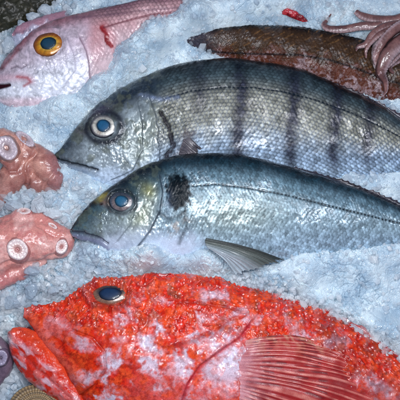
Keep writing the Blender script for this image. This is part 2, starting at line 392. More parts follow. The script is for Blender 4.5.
# scale edges and per scale tone
rim = ss(0.35, 0.62, np.hypot(lu, lv))
body = 1-head
c = c*(1-0.40*(rim*body)[..., None]); c = c*(0.72+0.56*fbm(b.u*2.2, b.arc, 2.0, 3, 191))[..., None]**(0.6+0*c)
c = c*(1+((idv-0.5)*0.8*body)[..., None]); c = c*(1+0.16*np.cos(b.arc/3.6*2*np.pi)*body*ss(0.15, 0.3, b.vc))[..., None]; c = c*(0.8+0.4*fbm(b.u*3, b.arc*0.8, 2.2, 2, 198))[..., None]
c = c*(1+0.5*((n2-0.5)*(0.5+head))[..., None])
ll = [(150, 104), (168, 98), (190, 91), (225, 87), (255, 88), (285, 92), (320, 101), (350, 112), (375, 124), (402, 137), (440, 155)]
d, _, par = pdist(x, y, ll)
c = mix(c, C(12, 26, 38), gau(d, 1.15)*(0.55+0.45*(np.sin(b.u*1.5) > -0.3))*ss(150, 172, x))
# head
hc = mix(C(36, 48, 60), C(146, 158, 164), ss(0.12, 0.48, b.vc+(n1-0.5)*0.3)); hc = mix(hc, C(148, 158, 150), ss(112, 150, x)*ss(0.25, 0.6, b.vc)*0.8)
hc = mix(hc, C(62, 74, 84), ss(92, 62, x)*0.85); hc = mix(hc, C(120, 110, 104), gau(ell(x, y, 82, 130, 9, 6), 1)*0.6)
hc = mix(hc, C(196, 214, 234), ss(164, 182, y+0.1*(x-60)))
hc = mix(hc, C(92, 98, 84), ss(0.5, 0.68, fbm(x, y, 7, 4, 192))*ss(180, 165, y)*0.6); hc = hc*(0.65+0.7*n2)[..., None]*(0.65+0.7*n3)[..., None]
c = mix(c, hc, head)
x0_, y0_ = x, y; wa_ = 1.6+4*ss(150, 165, x); x = x+(fbm(x, y, 6, 3, 171)-0.5)*wa_; y = y+(fbm(x, y, 6, 3, 172)-0.5)*wa_
mouth = [(54, 158), (68, 162), (84, 166), (97, 170)]
md, msg, _ = pdist(x, y, mouth)
c = mix(c, C(14, 20, 30), gau(md, 1.5))
c = mix(c, C(150, 165, 185), gau(md-4.5, 3)*(msg > 0)*ss(100, 85, x)*0.7)
oe, os_, _ = pdist(x, y, [(150, 96), (155, 112), (158, 130), (160, 150), (158, 170)])          # gill edge
pe, ps_, _ = pdist(x, y, [(138, 104), (143, 125), (143, 150), (133, 170), (112, 180)])       # cheek edge
c = mix(c, C(60, 70, 84), gau(oe, 1.2)*0.5); c = mix(c, C(58, 70, 80), gau(pe, 0.9)*0.55)
# gash behind the gill
gd, _, _ = pdist(x, y, [(160, 112), (166, 122), (171, 134), (173, 145), (166, 158)])
c = mix(c, C(40, 36, 46), ss(0.35, 0.75, gau(gd, 3.2)*(0.35+1.0*fbm(x, y, 3.0, 3, 177)))*0.85); gd2, _, _ = pdist(x, y, [(190, 133), (186, 146), (180, 158)])
c = mix(c, C(92, 80, 84), gau(gd2, 7)*0.7*n2*1.4); x, y = x0_, y0_
er = ell(x, y, 104, 127, 15, 13); c = mix(c, C(26, 28, 40), gau(er-1.2, 0.3)*0.92); c = mix(c, C(96, 90, 110), gau(ell(x, y, 100, 110, 16, 5, -0.4), 1)*0.4)
streak, _, _ = pdist(x, y, [(140, 96), (160, 99), (178, 98)])
c = mix(c, C(120, 135, 165), gau(streak, 2.5)*n2)  # pale bluish streak along the shoulder, also raised below
nos = ell(x, y, 80, 129, 2.6, 1.6, 0.5); c = mix(c, C(10, 12, 18), gau(nos, 1.0))
nd = body*(h*0.34-0.12*rim)+(idv-0.5)*0.22*body
disp = nd*(0.9+0.3*n1)+(n2-0.5)*1.1*head+(n3-0.5)*0.32*(0.4+head)+(n1-0.5)*3
disp = disp-1.6*gau(md, 1.6)+1.0*gau(md-4, 3)*ss(100, 85, x)
disp = disp+2.2*(os_ > 0)*np.exp(-oe/14)*ss(0, 1.4, oe)*(x < 175)+1.4*(ps_ > 0)*np.exp(-pe/16)*ss(0, 1.2, pe)
disp = disp-(1.5+4*n2)*gau(gd, 2.2)+3.5*(n2-0.2)*gau(gd2, 4)-2.5*gau(ell(x, y, 186, 143, 3, 3), 1)+2.0*(fbm(x, y, 5, 3, 173)-0.5)*gau(ell(x, y, 174, 132, 20, 26), 1)*2+1.5*gau(streak, 2.5)*(n3)*2
er = ell(x, y, 104, 127, 15, 13); disp = disp+1.8*gau(er-1.1, 0.22)-2.0*gau(er, 0.75)-0.5*gau(d, 1)
sp = [(x_, y_) for x_, y_ in ((100, 146), (92, 150), (108, 144), (116, 142), (98, 111), (108, 108))]
for sx, sy in sp: disp = disp+1.6*gau(ell(x, y, sx, sy, 6, 3), 1)*(fbm(x, y, 1.8, 2, 44)-0.3)*1.6
glo = np.clip(0.2+0.7*ss(0.45, 0.75, fbm(x, y, 14, 4, 180))+0.6*ss(0.3, 0.1, b.vc)*ss(0.45, 0.7, n2)+0.5*head*n2, 0, 1.2); glo = glo*(1-0.3*gau(gd, 3))
fish_finish(b, 'body', disp, c, M_silver, fishA, glo); bA = b
def irisA(r, th):
    th = th+0*r; c = mix(C(150, 150, 152), C(212, 208, 196), ss(0.42, 0.6, r+0.05*np.sin(th*2))); c = mix(c, C(150, 130, 112), ss(0.5, 0.75, fbm(np.cos(th)*2+5, np.sin(th)*2+r, 0.6, 3, 18))*0.6); c = mix(c, C(120, 116, 118), ss(0.72, 0.82, r)); c = mix(c, C(24, 26, 34), ss(0.80, 0.93, r))
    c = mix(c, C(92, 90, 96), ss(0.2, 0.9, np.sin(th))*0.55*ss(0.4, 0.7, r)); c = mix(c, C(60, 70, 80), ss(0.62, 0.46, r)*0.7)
    return c*(0.6+0.7*fbm(np.cos(th)*4+9, np.sin(th)*4+9, 0.5, 3, 8))[..., None]
disc_eye(fishA, b, 104, 127, 14.5, 12.5, 0.1, irisA, (6.8, 6.4), lift=1.6, dome=4.0, pcol=C(14, 62, 92))
# lower jaw
# small pelvic/pectoral stub and dorsal fin edge
def finA(x, y, u, v):
    c = mix(C(46, 46, 56), C(104, 96, 100), fbm(x, y, 4, 3, 3)); return c*(0.7+0.6*np.abs(np.cos(v*9*np.pi)))[..., None]*np.ones(3)
fin_sheet(fishA, 'pectoral_fin', [(186, 134), (181, 146), (178, 156)], [(206, 153), (198, 160), (186, 166)], 29, 27, finA, nray=9, arch=2.0, ridge=0.8, jit=0.6, rag=0.15)
def dfA(x, y, u, v):
    return mix(C(34, 52, 70), C(70, 58, 66), u)*(0.7+0.5*np.abs(np.cos(v*26*np.pi)))[..., None]*np.ones(3)
fin_sheet(fishA, 'dorsal_fin', [(300, 73), (345, 91), (380, 109), (412, 129), (440, 146)], [(303, 69.5), (349, 86), (385, 103.5), (418, 123), (444, 141)], 11, 13, dfA, nray=26, m=300, n=16, arch=0.6, ridge=0.5, rag=0.2)
def tailc(x, y, u, v): return mix(C(60, 80, 96), C(110, 124, 140), np.abs(v-0.5)*0+u)*(0.7+0.5*np.abs(np.cos(v*22*np.pi)))[..., None]*np.ones(3)
fin_sheet(fishA, 'tail_fin', [(478, 163), (479, 171), (478, 179)], [(535, 150), (520, 180), (532, 212)], 9, 6, tailc, nray=22, arch=1)

# ================================================================== 2. bream with the black shoulder spot
fishB = thing('sea_bream', (230, 212), 0, 'silver bream with black shoulder spot and yellow cheek mark, just behind the red fish', 'fish')
st = [(70, 230.5, 71, 234, 15, 15, 0.6), (80, 215, 88, 243, 18, 12, 6), (97, 197, 106, 254, 21, 10, 14), (120, 181, 130, 264, 24, 8, 20), (148, 165, 158, 270, 26, 6, 24),
      (178, 156, 186, 272, 27, 5, 26), (212, 153.5, 216, 272, 27, 5, 27), (250, 157.5, 252, 270, 26, 5, 27), (292, 168, 290, 267, 25, 6, 26), (334, 181, 330, 262, 23, 6, 24),
      (372, 195, 368, 256, 21, 7, 20), (408, 211, 404, 250, 19, 8, 15), (445, 226, 442, 250, 17, 9, 10), (470, 234, 468, 250, 16, 10, 7)]
b = fish_body(st, 720, 230); x, y = b.px, b.py
head = ss(168, 150, x+(y-200)*0.15)
h, idv, lu, lv = scales(b, 3.5, 3.0, seed=5)
n1 = fbm(x, y, 20, 4, 11); n2 = fbm(x, y, 4.5, 3, 12); n3 = fbm(x, y, 2.0, 2, 13)
v = b.vc+(n1-0.5)*0.07; body = 1-head
c = mix(C(6, 18, 28), C(30, 54, 66), ss(0.02, 0.12, v)); c = mix(c, C(100, 128, 142), ss(0.10, 0.26, v)); c = mix(c, C(140, 164, 176), ss(0.26, 0.46, v)); c = mix(c, C(158, 184, 202), ss(0.55, 0.85, v))
c = mix(c, C(148, 154, 122), gau(ell(x, y, 235, 215, 45, 22), 1)*0.4)
c = c*(1+((idv-0.5)*0.7*body)[..., None]); c = c*(0.55+0.9*fbm(b.u*3.2, b.arc*0.9, 2.4, 3, 193))[..., None]; rim = ss(0.35, 0.62, np.hypot(lu, lv)); c = c*(1-0.22*(rim*body)[..., None])  # per scale tone, plus light dashes painted in as sparkles
c = c*(1+0.4*((n2-0.5)*(0.6+head))[..., None])
ll = [(192, 186), (214, 184), (250, 188), (290, 196), (330, 206), (370, 216), (402, 224), (440, 236)]
d, _, par = pdist(x, y, ll)
c = mix(c, C(12, 24, 34), gau(d, 1.1)*(0.45+0.55*(np.sin(b.u*1.8) > -0.2)))
hc = mix(C(14, 26, 36), C(66, 90, 98), ss(0.05, 0.28, b.vc+(n1-0.5)*0.1)); hc = mix(hc, C(150, 164, 166), ss(0.22, 0.5, b.vc+(n1-0.5)*0.2)*ss(80, 128, x+0.2*(y-200)))

hc = mix(hc, C(160, 160, 104), gau(ell(x, y, 149, 191, 9, 6.5, 0.6), 1)*0.75); hc = mix(hc, C(165, 168, 130), gau(ell(x, y, 141, 218, 8, 20, 0.5), 1)*0.55)
hc = mix(hc, C(196, 176, 60), gau(ell(x, y, 102, 197, 6, 3.2, -0.5), 1)*0.9); hc = mix(hc, C(170, 130, 110), gau(ell(x, y, 108, 202, 6, 4.5, 0.3), 1)*0.7)
hc = mix(hc, C(96, 106, 92), ss(0.5, 0.68, fbm(x, y, 6, 4, 194))*0.5); hc = hc*(0.62+0.76*n2)[..., None]*(0.7+0.6*n3)[..., None]
c = mix(c, hc, head)
c = mix(c, C(204, 216, 236), ss(224, 246, y+(n1-0.5)*16)*ss(215, 185, x+(n2-0.5)*20)*ss(95, 112, x)*0.85)
sp1 = ell(x, y, 178, 192, 13, 19, -0.12)+(n2-0.5)*0.6+(idv-0.5)*0.15; c = mix(c, C(2, 7, 14), ss(1.2, 0.75, sp1)*0.97)
c = mix(c, C(44, 66, 96), gau(ell(x, y, 167, 206, 6, 12), 1)*0.6*n2*1.6)
c = mix(c, C(180, 160, 145), gau(ell(x, y, 178, 226, 12, 6, -0.6), 1)*0.6*ss(0.4, 0.7, n2))
c = mix(c, C(20, 24, 34), 0.7*gau(pdist(x+(n2-0.5)*2, y, [(158, 212), (168, 219), (184, 214), (187, 226), (179, 243)])[0], 2.2)*0.85)
nos = ell(x, y, 101, 204, 1.8, 1.4); c = mix(c, C(40, 14, 14), gau(nos, 1))
x0_, y0_ = x, y; x = x+(fbm(x, y, 7, 3, 175)-0.5)*2; y = y+(fbm(x, y, 7, 3, 176)-0.5)*2
mouth = [(71, 231.5), (84, 232.5), (96, 236), (108, 243)]
md, msg, _ = pdist(x, y, mouth); c = mix(c, C(24, 30, 40), gau(md, 1.0)*0.9)
lip = gau(pdist(x, y, [(74, 236), (88, 238), (100, 242), (108, 248)])[0], 3.2); c = mix(c, C(134, 138, 166), lip*0.85)
oe, os_, _ = pdist(x, y, [(160, 176), (163, 192), (160, 212), (150, 232), (132, 252)])
pe, ps_, _ = pdist(x, y, [(140, 186), (137, 206), (130, 226), (118, 240)])
c = mix(c, C(40, 52, 66), gau(oe, 1.3)*0.7); c = mix(c, C(70, 84, 90), gau(pe, 1.0)*0.5); x, y = x0_, y0_
er = ell(x, y, 122, 202, 13, 10.5); c = mix(c, C(18, 24, 32), gau(er-1.1, 0.18)*0.75)
pt_ = 1-0.1*ss(1.3, 0.8, sp1)
disp = pt_*(body*(h*0.36-0.12*rim)+(idv-0.5)*0.32*body)+(n2-0.5)*0.9*head+(n3-0.5)*0.28*(0.4+head)+(n1-0.5)*2
disp = disp-1.3*gau(md, 1.2)+1.4*lip+2.4*(os_ > 0)*np.exp(-oe/12)*ss(0, 1.2, oe)+1.2*(ps_ > 0)*np.exp(-pe/12)*ss(0, 1.2, pe)-0.5*gau(d, 0.9)
er = ell(x, y, 122, 202, 13, 10.5); disp = disp+1.8*gau(er-1.1, 0.22)-2.2*gau(er, 0.75)-0.8*gau(nos, 1.0)
for sx, sy in ((104, 214), (105, 222), (99, 230), (112, 195), (146, 176), (128, 191)): disp = disp+1.4*gau(ell(x, y, sx, sy, 5, 3), 1)*(fbm(x, y, 1.7, 2, 45)-0.3)*1.6
glo = np.clip(0.25+0.8*ss(0.42, 0.7, fbm(x, y, 12, 4, 181))+0.3*head, 0, 1.2)*(1-0.70*ss(1.3, 0.8, sp1))
fish_finish(b, 'body', disp, c, M_silver, fishB, glo); bB = b
def irisB(r, th):
    c = mix(C(104, 98, 100), C(118, 104, 104), ss(0.5, 0.7, r)); c = mix(c, C(78, 84, 96), ss(0.6, 0.85, r+0.15*np.sin(th))); c = mix(c, C(16, 22, 30), ss(0.82, 0.95, r))
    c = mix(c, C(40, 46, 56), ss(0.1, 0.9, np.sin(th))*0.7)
    return c*(0.45+1.0*fbm(np.cos(th)*4+9, np.sin(th)*4+9+r, 0.5, 3, 9))[..., None]
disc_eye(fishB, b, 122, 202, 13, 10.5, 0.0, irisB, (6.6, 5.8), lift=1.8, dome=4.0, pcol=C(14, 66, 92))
def finB(x, y, u, v):
    dk = mix(C(56, 62, 60), C(96, 104, 98), ss(0, 0.5, v)); dk = mix(dk, C(176, 190, 198), ss(0.4, 0.85, v))
    return dk*(0.62+0.62*np.abs(np.cos(v*11*np.pi))*(0.4+0.6*fbm(x, y, 6, 2, 3)))[..., None]*np.ones(3)
fin_sheet(fishB, 'pectoral_fin', [(206, 238), (205, 241), (206, 245), (208, 248)], [(287, 262), (277, 266), (258, 272), (236, 276)], 40, 29, finB, mat=M_finb, nray=13, m=220, arch=2.0, thick=0.4, ridge=0.4, rag=0.04, bend=(1, -3), jit=0.35)
fin_sheet(fishB, 'dorsal_fin', [(292, 169), (334, 182), (372, 196.5), (412, 213), (442, 226)], [(296, 166), (340, 177), (380, 192), (417, 208.5), (446, 223)], 23, 24, lambda x, y, u, v: dfA(x, y, u, v)*0.7, nray=26, m=300, n=16, arch=0.6, ridge=0.5, rag=0.2)
fin_sheet(fishB, 'tail_fin', [(468, 234), (469, 242), (468, 250)], [(522, 222), (508, 248), (520, 278)], 12, 6, tailc, nray=22, arch=1)

# ================================================================== 3. pink bream
fishC = thing('sea_bream', (80, 60), 0, 'pink bream with a golden eye and a red blood mark behind the gill', 'fish')
st = [(-22, 84, -20, 90, 10, 8, 1), (-8, 76, -6, 98, 12, 6, 7), (8, 57, 12, 110, 14, 3, 15), (28, 36, 36, 118, 15, 0, 21), (50, 23, 62, 116, 16, -3, 25), (78, 15, 92, 108, 16, -6, 27),
      (108, 8, 118, 96, 16, -16, 25), (140, 1, 148, 84, 15, -28, 22), (180, -5, 184, 70, 13, -34, 18), (225, -8, 226, 55, 10, -36, 14), (270, -8, 270, 35, 4, -34, 10), (310, -4, 310, 22, -2, -30, 6)]
b = fish_body(st, 620, 230); x, y = b.px, b.py
head = ss(96, 84, x+(y-40)*0.05)
h, idv, lu, lv = scales(b, 4.4, 3.6, seed=8); body = 1-head
n1 = fbm(x, y, 20, 4, 21); n2 = fbm(x, y, 4.5, 3, 22); n3 = fbm(x, y, 2.0, 2, 23)
v = b.vc+(n1-0.5)*0.12
c = mix(C(130, 92, 104), C(200, 156, 160), ss(0.02, 0.25, v)); c = mix(c, C(214, 192, 196), ss(0.25, 0.6, v))
rim = ss(0.35, 0.6, np.hypot(lu, lv)); c = c*(1-0.35*rim*body*ss(0.5, 0.1, v))[..., None]; c = c*(1+((idv-0.5)*0.3*body)[..., None])
hc = mix(C(160, 108, 118), C(196, 180, 192), ss(0.05, 0.3, v)); hc = mix(hc, C(220, 222, 232), ss(0.35, 0.7, v)); hc = mix(hc, C(222, 182, 190), ss(94, 102, y)*0.6)
hc = mix(hc, C(120, 50, 56), gau(pdist(x, y, [(2, 68), (12, 58), (18, 50)])[0], 2.2)*0.7)
c = mix(c, hc*(0.68+0.64*n2)[..., None]*(0.8+0.4*n3)[..., None], head)
c = c*(1+0.25*(n2-0.5))[..., None]
c = mix(c, C(196, 120, 130), gau(ell(x, y, 96, 44, 12, 20, -0.1), 1)*0.45*(0.5+n2))
bl, _, _ = pdist(x, y, [(102, 28), (106, 34), (107, 41), (111, 46)]); c = mix(c, C(120, 8, 16), ss(3.4, 1.2, bl+(n2-0.5)*3.5))
c = mix(c, C(190, 80, 88), gau(pdist(x, y, [(104, 26), (112, 38), (114, 50)])[0], 5)*0.35)
l1, _, _ = pdist(x, y, [(104, 27), (125, 21), (150, 15), (175, 12)]); c = mix(c, C(110, 50, 62), gau(l1, 1.1)*0.8)
l2, _, _ = pdist(x, y, [(70, 18), (100, 16), (140, 11), (180, 8)]); c = mix(c, C(90, 60, 80), gau(l2, 1.5)*0.5*(0.4+n3))
mo = [(-12, 84), (2, 87), (12, 84), (24, 86)]
md, _, _ = pdist(x, y, [(-14, 88), (-2, 87), (5, 86), (9, 85)]); lipu = gau(pdist(x, y, [(-10, 80), (8, 78), (22, 77), (31, 80)])[0], 4.5)
c = mix(c, C(206, 168, 180), lipu*0.8); c = mix(c, C(46, 14, 24), ss(3.4, 1.6, md+(x-0)*0.10)); c = mix(c, C(168, 82, 90), gau(pdist(x, y, [(18, 77), (28, 78), (31, 82), (24, 86)])[0], 1.6)*0.8)
ns_, _, _ = pdist(x, y, [(11, 68), (16, 66), (21, 68), (26, 65)]); c = mix(c, C(90, 74, 90), gau(ns_, 1.0)*0.6)
pe, ps_, _ = pdist(x, y, [(80, 38), (86, 50), (89, 62), (90, 78), (80, 92), (60, 106)]); c = mix(c, C(130, 96, 116), gau(pe, 1.1)*0.6)
pe2, ps2, _ = pdist(x, y, [(68, 40), (74, 54), (76, 70), (66, 84)]); c = mix(c, C(140, 130, 150), gau(pe2, 1.2)*0.35)
disp = body*(h*0.5-0.2*rim)+(n2-0.5)*0.9*head+(n3-0.5)*0.4+(n1-0.5)*2.5+(fbm(x, y, 2.4, 2, 197)-0.5)*0.5*head+2.0*(ps_ > 0)*np.exp(-pe/12)*ss(0, 1.2, pe)+1.0*(ps2 > 0)*np.exp(-pe2/12)*ss(0, 1.2, pe2)
disp = disp+2.2*lipu-2.6*ss(4.0, 1.2, md+x*0.10)-1.2*gau(ns_, 1.2)-0.2*gau(bl, 2)-0.6*gau(l1, 1)
er = ell(x, y, 49, 45, 17, 13.5, -0.2); disp = disp+2.2*gau(er-1.1, 0.22)-2.2*gau(er, 0.75)
for sx, sy in ((60, 62), (48, 68), (66, 52), (72, 60), (40, 74), (56, 74)): disp = disp+1.5*gau(ell(x, y, sx, sy, 9, 4), 1)*(fbm(x, y, 2.2, 2, 46)-0.3)*1.6
glo = np.clip(0.2+0.9*ss(0.42, 0.68, fbm(x, y, 10, 4, 182)), 0, 1.1)
fish_finish(b, 'body', disp, c, M_pink, fishC, glo); bC = b
def irisC(r, th):
    c = mix(C(206, 170, 60), C(196, 128, 20), ss(0.45, 0.7, r)); c = mix(c, C(150, 78, 14), ss(0.62, 0.9, r+0.12*np.cos(th-1.5))); c = mix(c, C(96, 64, 50), ss(0.88, 1.0, r))
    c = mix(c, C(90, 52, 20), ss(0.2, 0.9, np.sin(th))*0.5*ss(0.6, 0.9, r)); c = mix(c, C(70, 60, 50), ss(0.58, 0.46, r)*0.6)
    return c*(0.5+0.9*fbm(np.cos(th)*4+9, np.sin(th)*4+9+r, 0.5, 3, 10))[..., None]
disc_eye(fishC, b, 49, 45, 16.5, 12.5, 0.2, irisC, (8.2, 6.3), lift=1.8, dome=4.4, pcol=C(10, 44, 62))

# ================================================================== 4. brown mottled fish
fishD = thing('fish', (290, 55), 0, 'slim brown mottled fish with a dark side line, lying under the squid arms', 'fish')
st = [(186, 38.5, 187, 42, 15, 13, 0.8), (197, 33.5, 200, 49, 15, 9, 4), (212, 30.5, 216, 57, 14, 4, 8), (228, 28.5, 232, 63, 12, 0, 10), (252, 26.5, 254, 68, 10, 0, 14), (288, 28, 288, 76, 10, 0, 15), (322, 32, 320, 84, 10, 0, 15), (352, 38, 346, 93, 10, 0, 14),
      (382, 46, 374, 99, 9, 0, 12), (410, 56, 402, 102, 8, 0, 10), (436, 68, 430, 100, 7, 1, 7)]
b = fish_body(st, 560, 150); x, y = b.px, b.py
h, idv, lu, lv = scales(b, 4.0, 3.3, seed=9); n1 = fbm(x, y, 14, 4, 31); n2 = fbm(x, y, 3.0, 3, 32); n3 = fbm(x, y, 1.6, 2, 33)
ll = [(200, 50), (232, 53), (262, 54), (300, 55), (330, 60), (355, 68), (378, 77), (420, 90)]
d, sg, _ = pdist(x, y, ll); lw = sg*d
c = mix(C(18, 16, 18), C(70, 50, 36), ss(0.02, 0.25, b.vc)); st_ = np.sin((x*0.55+y*1.1)*0.95+n1*5); c = mix(c, C(140, 100, 60), ss(0.4, 0.9, st_)*ss(0.45, 0.65, n2)*0.4)
lo = mix(C(104, 58, 44), C(180, 156, 160), ss(0.46, 0.72, n2*0.6+n3*0.4+0.4*(n1-0.5)+(lw-8)*0.012)); lo = mix(lo, C(78, 40, 34), ss(0.5, 0.7, n3)*0.6)
c = mix(c, lo, ss(-6, 4, lw+(n2-0.5)*8+(n1-0.5)*22)); c = mix(c, C(14, 12, 16), gau(d, 1.3)*0.9)
c = mix(c, C(60, 66, 84), ss(225, 195, x)*0.7)
c = c*(1+((idv-0.5)*0.5))[..., None]*(0.7+0.6*n3)[..., None]
fish_finish(b, 'body', h*0.6+(n2-0.5)*0.9+(n3-0.5)*0.3+(n1-0.5)*2, c*0.8, M_brown, fishD, 0.15+0.7*ss(0.45, 0.7, fbm(x, y, 8, 3, 190))); bD = b
fin_sheet(fishD, 'dorsal_fin', [(215, 29), (252, 27), (300, 29.5), (345, 37)], [(222, 27.2), (258, 24.5), (305, 26.5), (350, 34)], 9, 11, lambda x, y, u, v: mix(C(20, 24, 30), C(50, 46, 50), u), nray=24, m=240, n=12, arch=0.4, ridge=0.5, rag=0.2)

# ================================================================== 5. red scorpionfish
fishE = thing('scorpionfish', (200, 350), 0, 'bright red spiny scorpionfish with pale blotches and a big open mouth', 'fish')
st = [(24, 311, 25, 315, 24, 22, 0.8), (42, 306, 38, 334, 25, 20, 5), (62, 301, 54, 356, 26, 16, 12), (82, 291, 68, 378, 26, 12, 20), (104, 282, 88, 408, 26, 8, 28), (136, 277, 124, 432, 25, 5, 35),
      (172, 275, 166, 446, 24, 4, 40), (212, 279, 208, 452, 23, 4, 42), (256, 291, 250, 456, 22, 4, 42), (300, 305, 294, 456, 20, 4, 40), (340, 320, 334, 452, 18, 4, 36),
      (376, 342, 368, 446, 16, 5, 30), (410, 364, 402, 440, 14, 6, 24), (445, 384, 438, 436, 13, 7, 17), (478, 398, 474, 430, 12, 8, 10)]
b = fish_body(st, 820, 330, power=0.48); x, y = b.px, b.py
n1 = fbm(x, y, 26, 4, 41); n2 = fbm(x, y, 7, 3, 42); n3 = fbm(x, y, 2.6, 3, 43)
wx = x+(n2-0.5)*16; wy = y+(fbm(x, y, 8, 3, 50)-0.5)*16
su = b.u; sv = b.arc; n3 = fbm(su, sv, 2.6, 3, 43); nw = fbm(su, sv, 6, 3, 44)
f1, f2, idw, dx, dy = cell(su+(n2-0.5)*8, sv+(nw-0.5)*8, 4.6, 5); g1, g2, idg, _, _ = cell(su, sv, 3.4, 8)
red = C(216, 42, 18); org = C(230, 78, 36); deep = C(140, 12, 10); pink = C(214, 112, 112); wht = C(214, 204, 220); olv = C(120, 66, 44)
v = b.vc
c = mix(red, org, ss(0.4, 0.65, n2)); c = mix(c, deep, ss(0.5, 0.72, n3+0.3*(n1-0.5))*0.6)
c = mix(c, olv, ss(0.60, 0.72, fbm(x, y, 10, 4, 61))*ss(0.5, 0.2, v)*0.7)
blot = fbm(wx, wy, 17, 4, 55)-0.25*gau(ell(x, y, 111, 296, 34, 22), 1); region = ss(0.16, 0.36, v+0.3*(n1-0.5))
c = mix(c, pink, ss(0.44, 0.66, blot)*0.7*region+0.15*ss(0.5, 0.65, blot)); c = mix(c, wht, ss(0.57, 0.80, blot+0.26*(n3-0.5)+0.12*(nw-0.5))*(0.35+0.55*region)*ss(60, 90, x))
for ex, ey, rx, ry, ro, am in ((225, 368, 24, 33, 0.15, 1.0), (152, 348, 14, 6, 0.5, 0.8), (145, 338, 12, 4, 0.2, 0.7), (180, 366, 13, 8, -0.4, 0.8), (212, 296, 16, 6, 0.1, 0.7), (160, 300, 9, 4, 0.2, 0.5),
                               (110, 362, 9, 7, 0.6, 0.55), (92, 378, 10, 4, -0.5, 0.7), (120, 340, 8, 4, 0, 0.5), (386, 392, 14, 7, 0.3, 0.85), (82, 344, 9, 7, 0.5, 0.5), (55, 322, 10, 3, 0.5, 0.35), (240, 312, 14, 4, -0.4, 0.5)):
    c = mix(c, wht, ss(1.45, 0.15, ell(x, y, ex, ey, rx, ry, ro)+(n2-0.5)*1.3+(fbm(x, y, 3, 3, 62)-0.5)*0.8)*min(1, am*1.15))
c = mix(c, C(212, 92, 88), ss(355, 400, y+0.05*(200-x))*0.6*ss(120, 140, x)*(1-ss(0.5, 0.6, n2)*0.5))
c = mix(c, C(130, 26, 18), ss(290, 330, x+(n2-0.5)*50)*ss(0.4, 0.65, fbm(x, y, 12, 3, 64))*0.6)
# bones
max1 = pdist(x, y, [(27, 316), (44, 338), (60, 360), (78, 380)]); mxb = gau(max1[0], 5.5); c = mix(c, C(222, 104, 88), mxb*0.6)
chk = pdist(x, y, [(72, 330), (92, 338), (104, 352), (106, 368), (96, 384), (80, 396)]); c = mix(c, C(150, 26, 24), gau(chk[0], 1.4)*0.6)
gil = pdist(x, y, [(252, 322), (240, 338), (222, 350), (200, 366), (188, 384), (182, 402)]); c = mix(c, C(184, 44, 56), gau(gil[0], 3.0)*0.85)
brow = pdist(x, y, [(176, 302), (200, 303), (228, 308), (244, 314)]); c = mix(c, C(150, 40, 34), gau(brow[0], 1.4)*0.7)
pr = pdist(x, y, [(170, 345), (190, 340), (212, 332), (236, 318)]); c = mix(c, C(170, 34, 34), gau(pr[0], 1.8)*0.5)
spk = ss(0.56, 0.70, fbm(x, y, 4.5, 3, 58))*ss(0.6, 0.2, v); c = mix(c, C(222, 130, 118), spk*0.3); c = mix(c, C(226, 74, 30), ss(0.55, 0.7, fbm(x, y, 8, 3, 59))*0.35)
c = mix(c, deep, ss(0.52, 0.7, fbm(x, y, 3.2, 3, 60))*0.4)
wart = np.clip(1-f1*1.25, 0, 1); wart2 = np.clip(1-g1*1.3, 0, 1)
rough_zone = ss(0.50, 0.20, v)*0.85+0.10
disp = (n1-0.5)*8+(n2-0.5)*3.5*rough_zone+wart**1.5*0.7*rough_zone*(0.1+idw)+np.sqrt(np.clip(1-g1*2.0, 0, 1))*1.5*rough_zone*(idg > 0.62)+0.5*wart2*rough_zone+(n3-0.5)*0.7*rough_zone
disp = disp+1.3*mxb-0.8*gau(max1[0]-8, 2.5)*(max1[1] < 0)+1.8*(chk[1] > 0)*np.exp(-chk[0]/9)*ss(0, 1.5, chk[0])-1.5*gau(chk[0], 1.5)
disp = disp+3.2*(gil[1] > 0)*np.exp(-gil[0]/14)*ss(0, 2, gil[0])+1.5*gau(brow[0]-2.5, 2.5)-1.5*gau(brow[0], 1.2)+2*gau(pr[0], 3)
er = ell(x, y, 111, 296, 18, 9.5, 0.03); c = mix(c, C(120, 30, 22), gau(er-1.1, 0.2)*0.4); disp = disp+4.2*gau(er-1.25, 0.3)*(1+0.5*wart)-3.5*gau(er, 0.8)  # dark ring is socket shading painted into the skin colour
topj = ss(0.10, 0.0, v); disp = disp+topj*2.0*(fbm(b.u, 0*x, 6, 2, 70)-0.4)
glo = np.clip(0.12+0.5*ss(0.48, 0.68, fbm(x, y, 6, 4, 183))+1.0*(g1 < 0.45)*(idg > 0.62), 0, 1.3)*ss(0.75, 0.35, v)+0.12
fish_finish(b, 'body', disp, c, M_red, fishE, glo); bE = b
# jagged crest along the head outline
def irisE(r, th):
    c = mix(C(60, 54, 56), C(130, 98, 80), ss(0.5, 0.8, r-0.25*np.sin(th))); c = mix(c, C(150, 56, 36), ss(0.8, 0.98, r))
    return c*(0.4+1.0*fbm(np.cos(th)*4+9, np.sin(th)*4+9+r, 0.5, 3, 19))[..., None]
disc_eye(fishE, b, 111, 296, 18.5, 10.2, 0.0, irisE, (11.0, 6.4), lift=3.0, dome=4.6, pcol=C(8, 30, 56), nup=0.3)
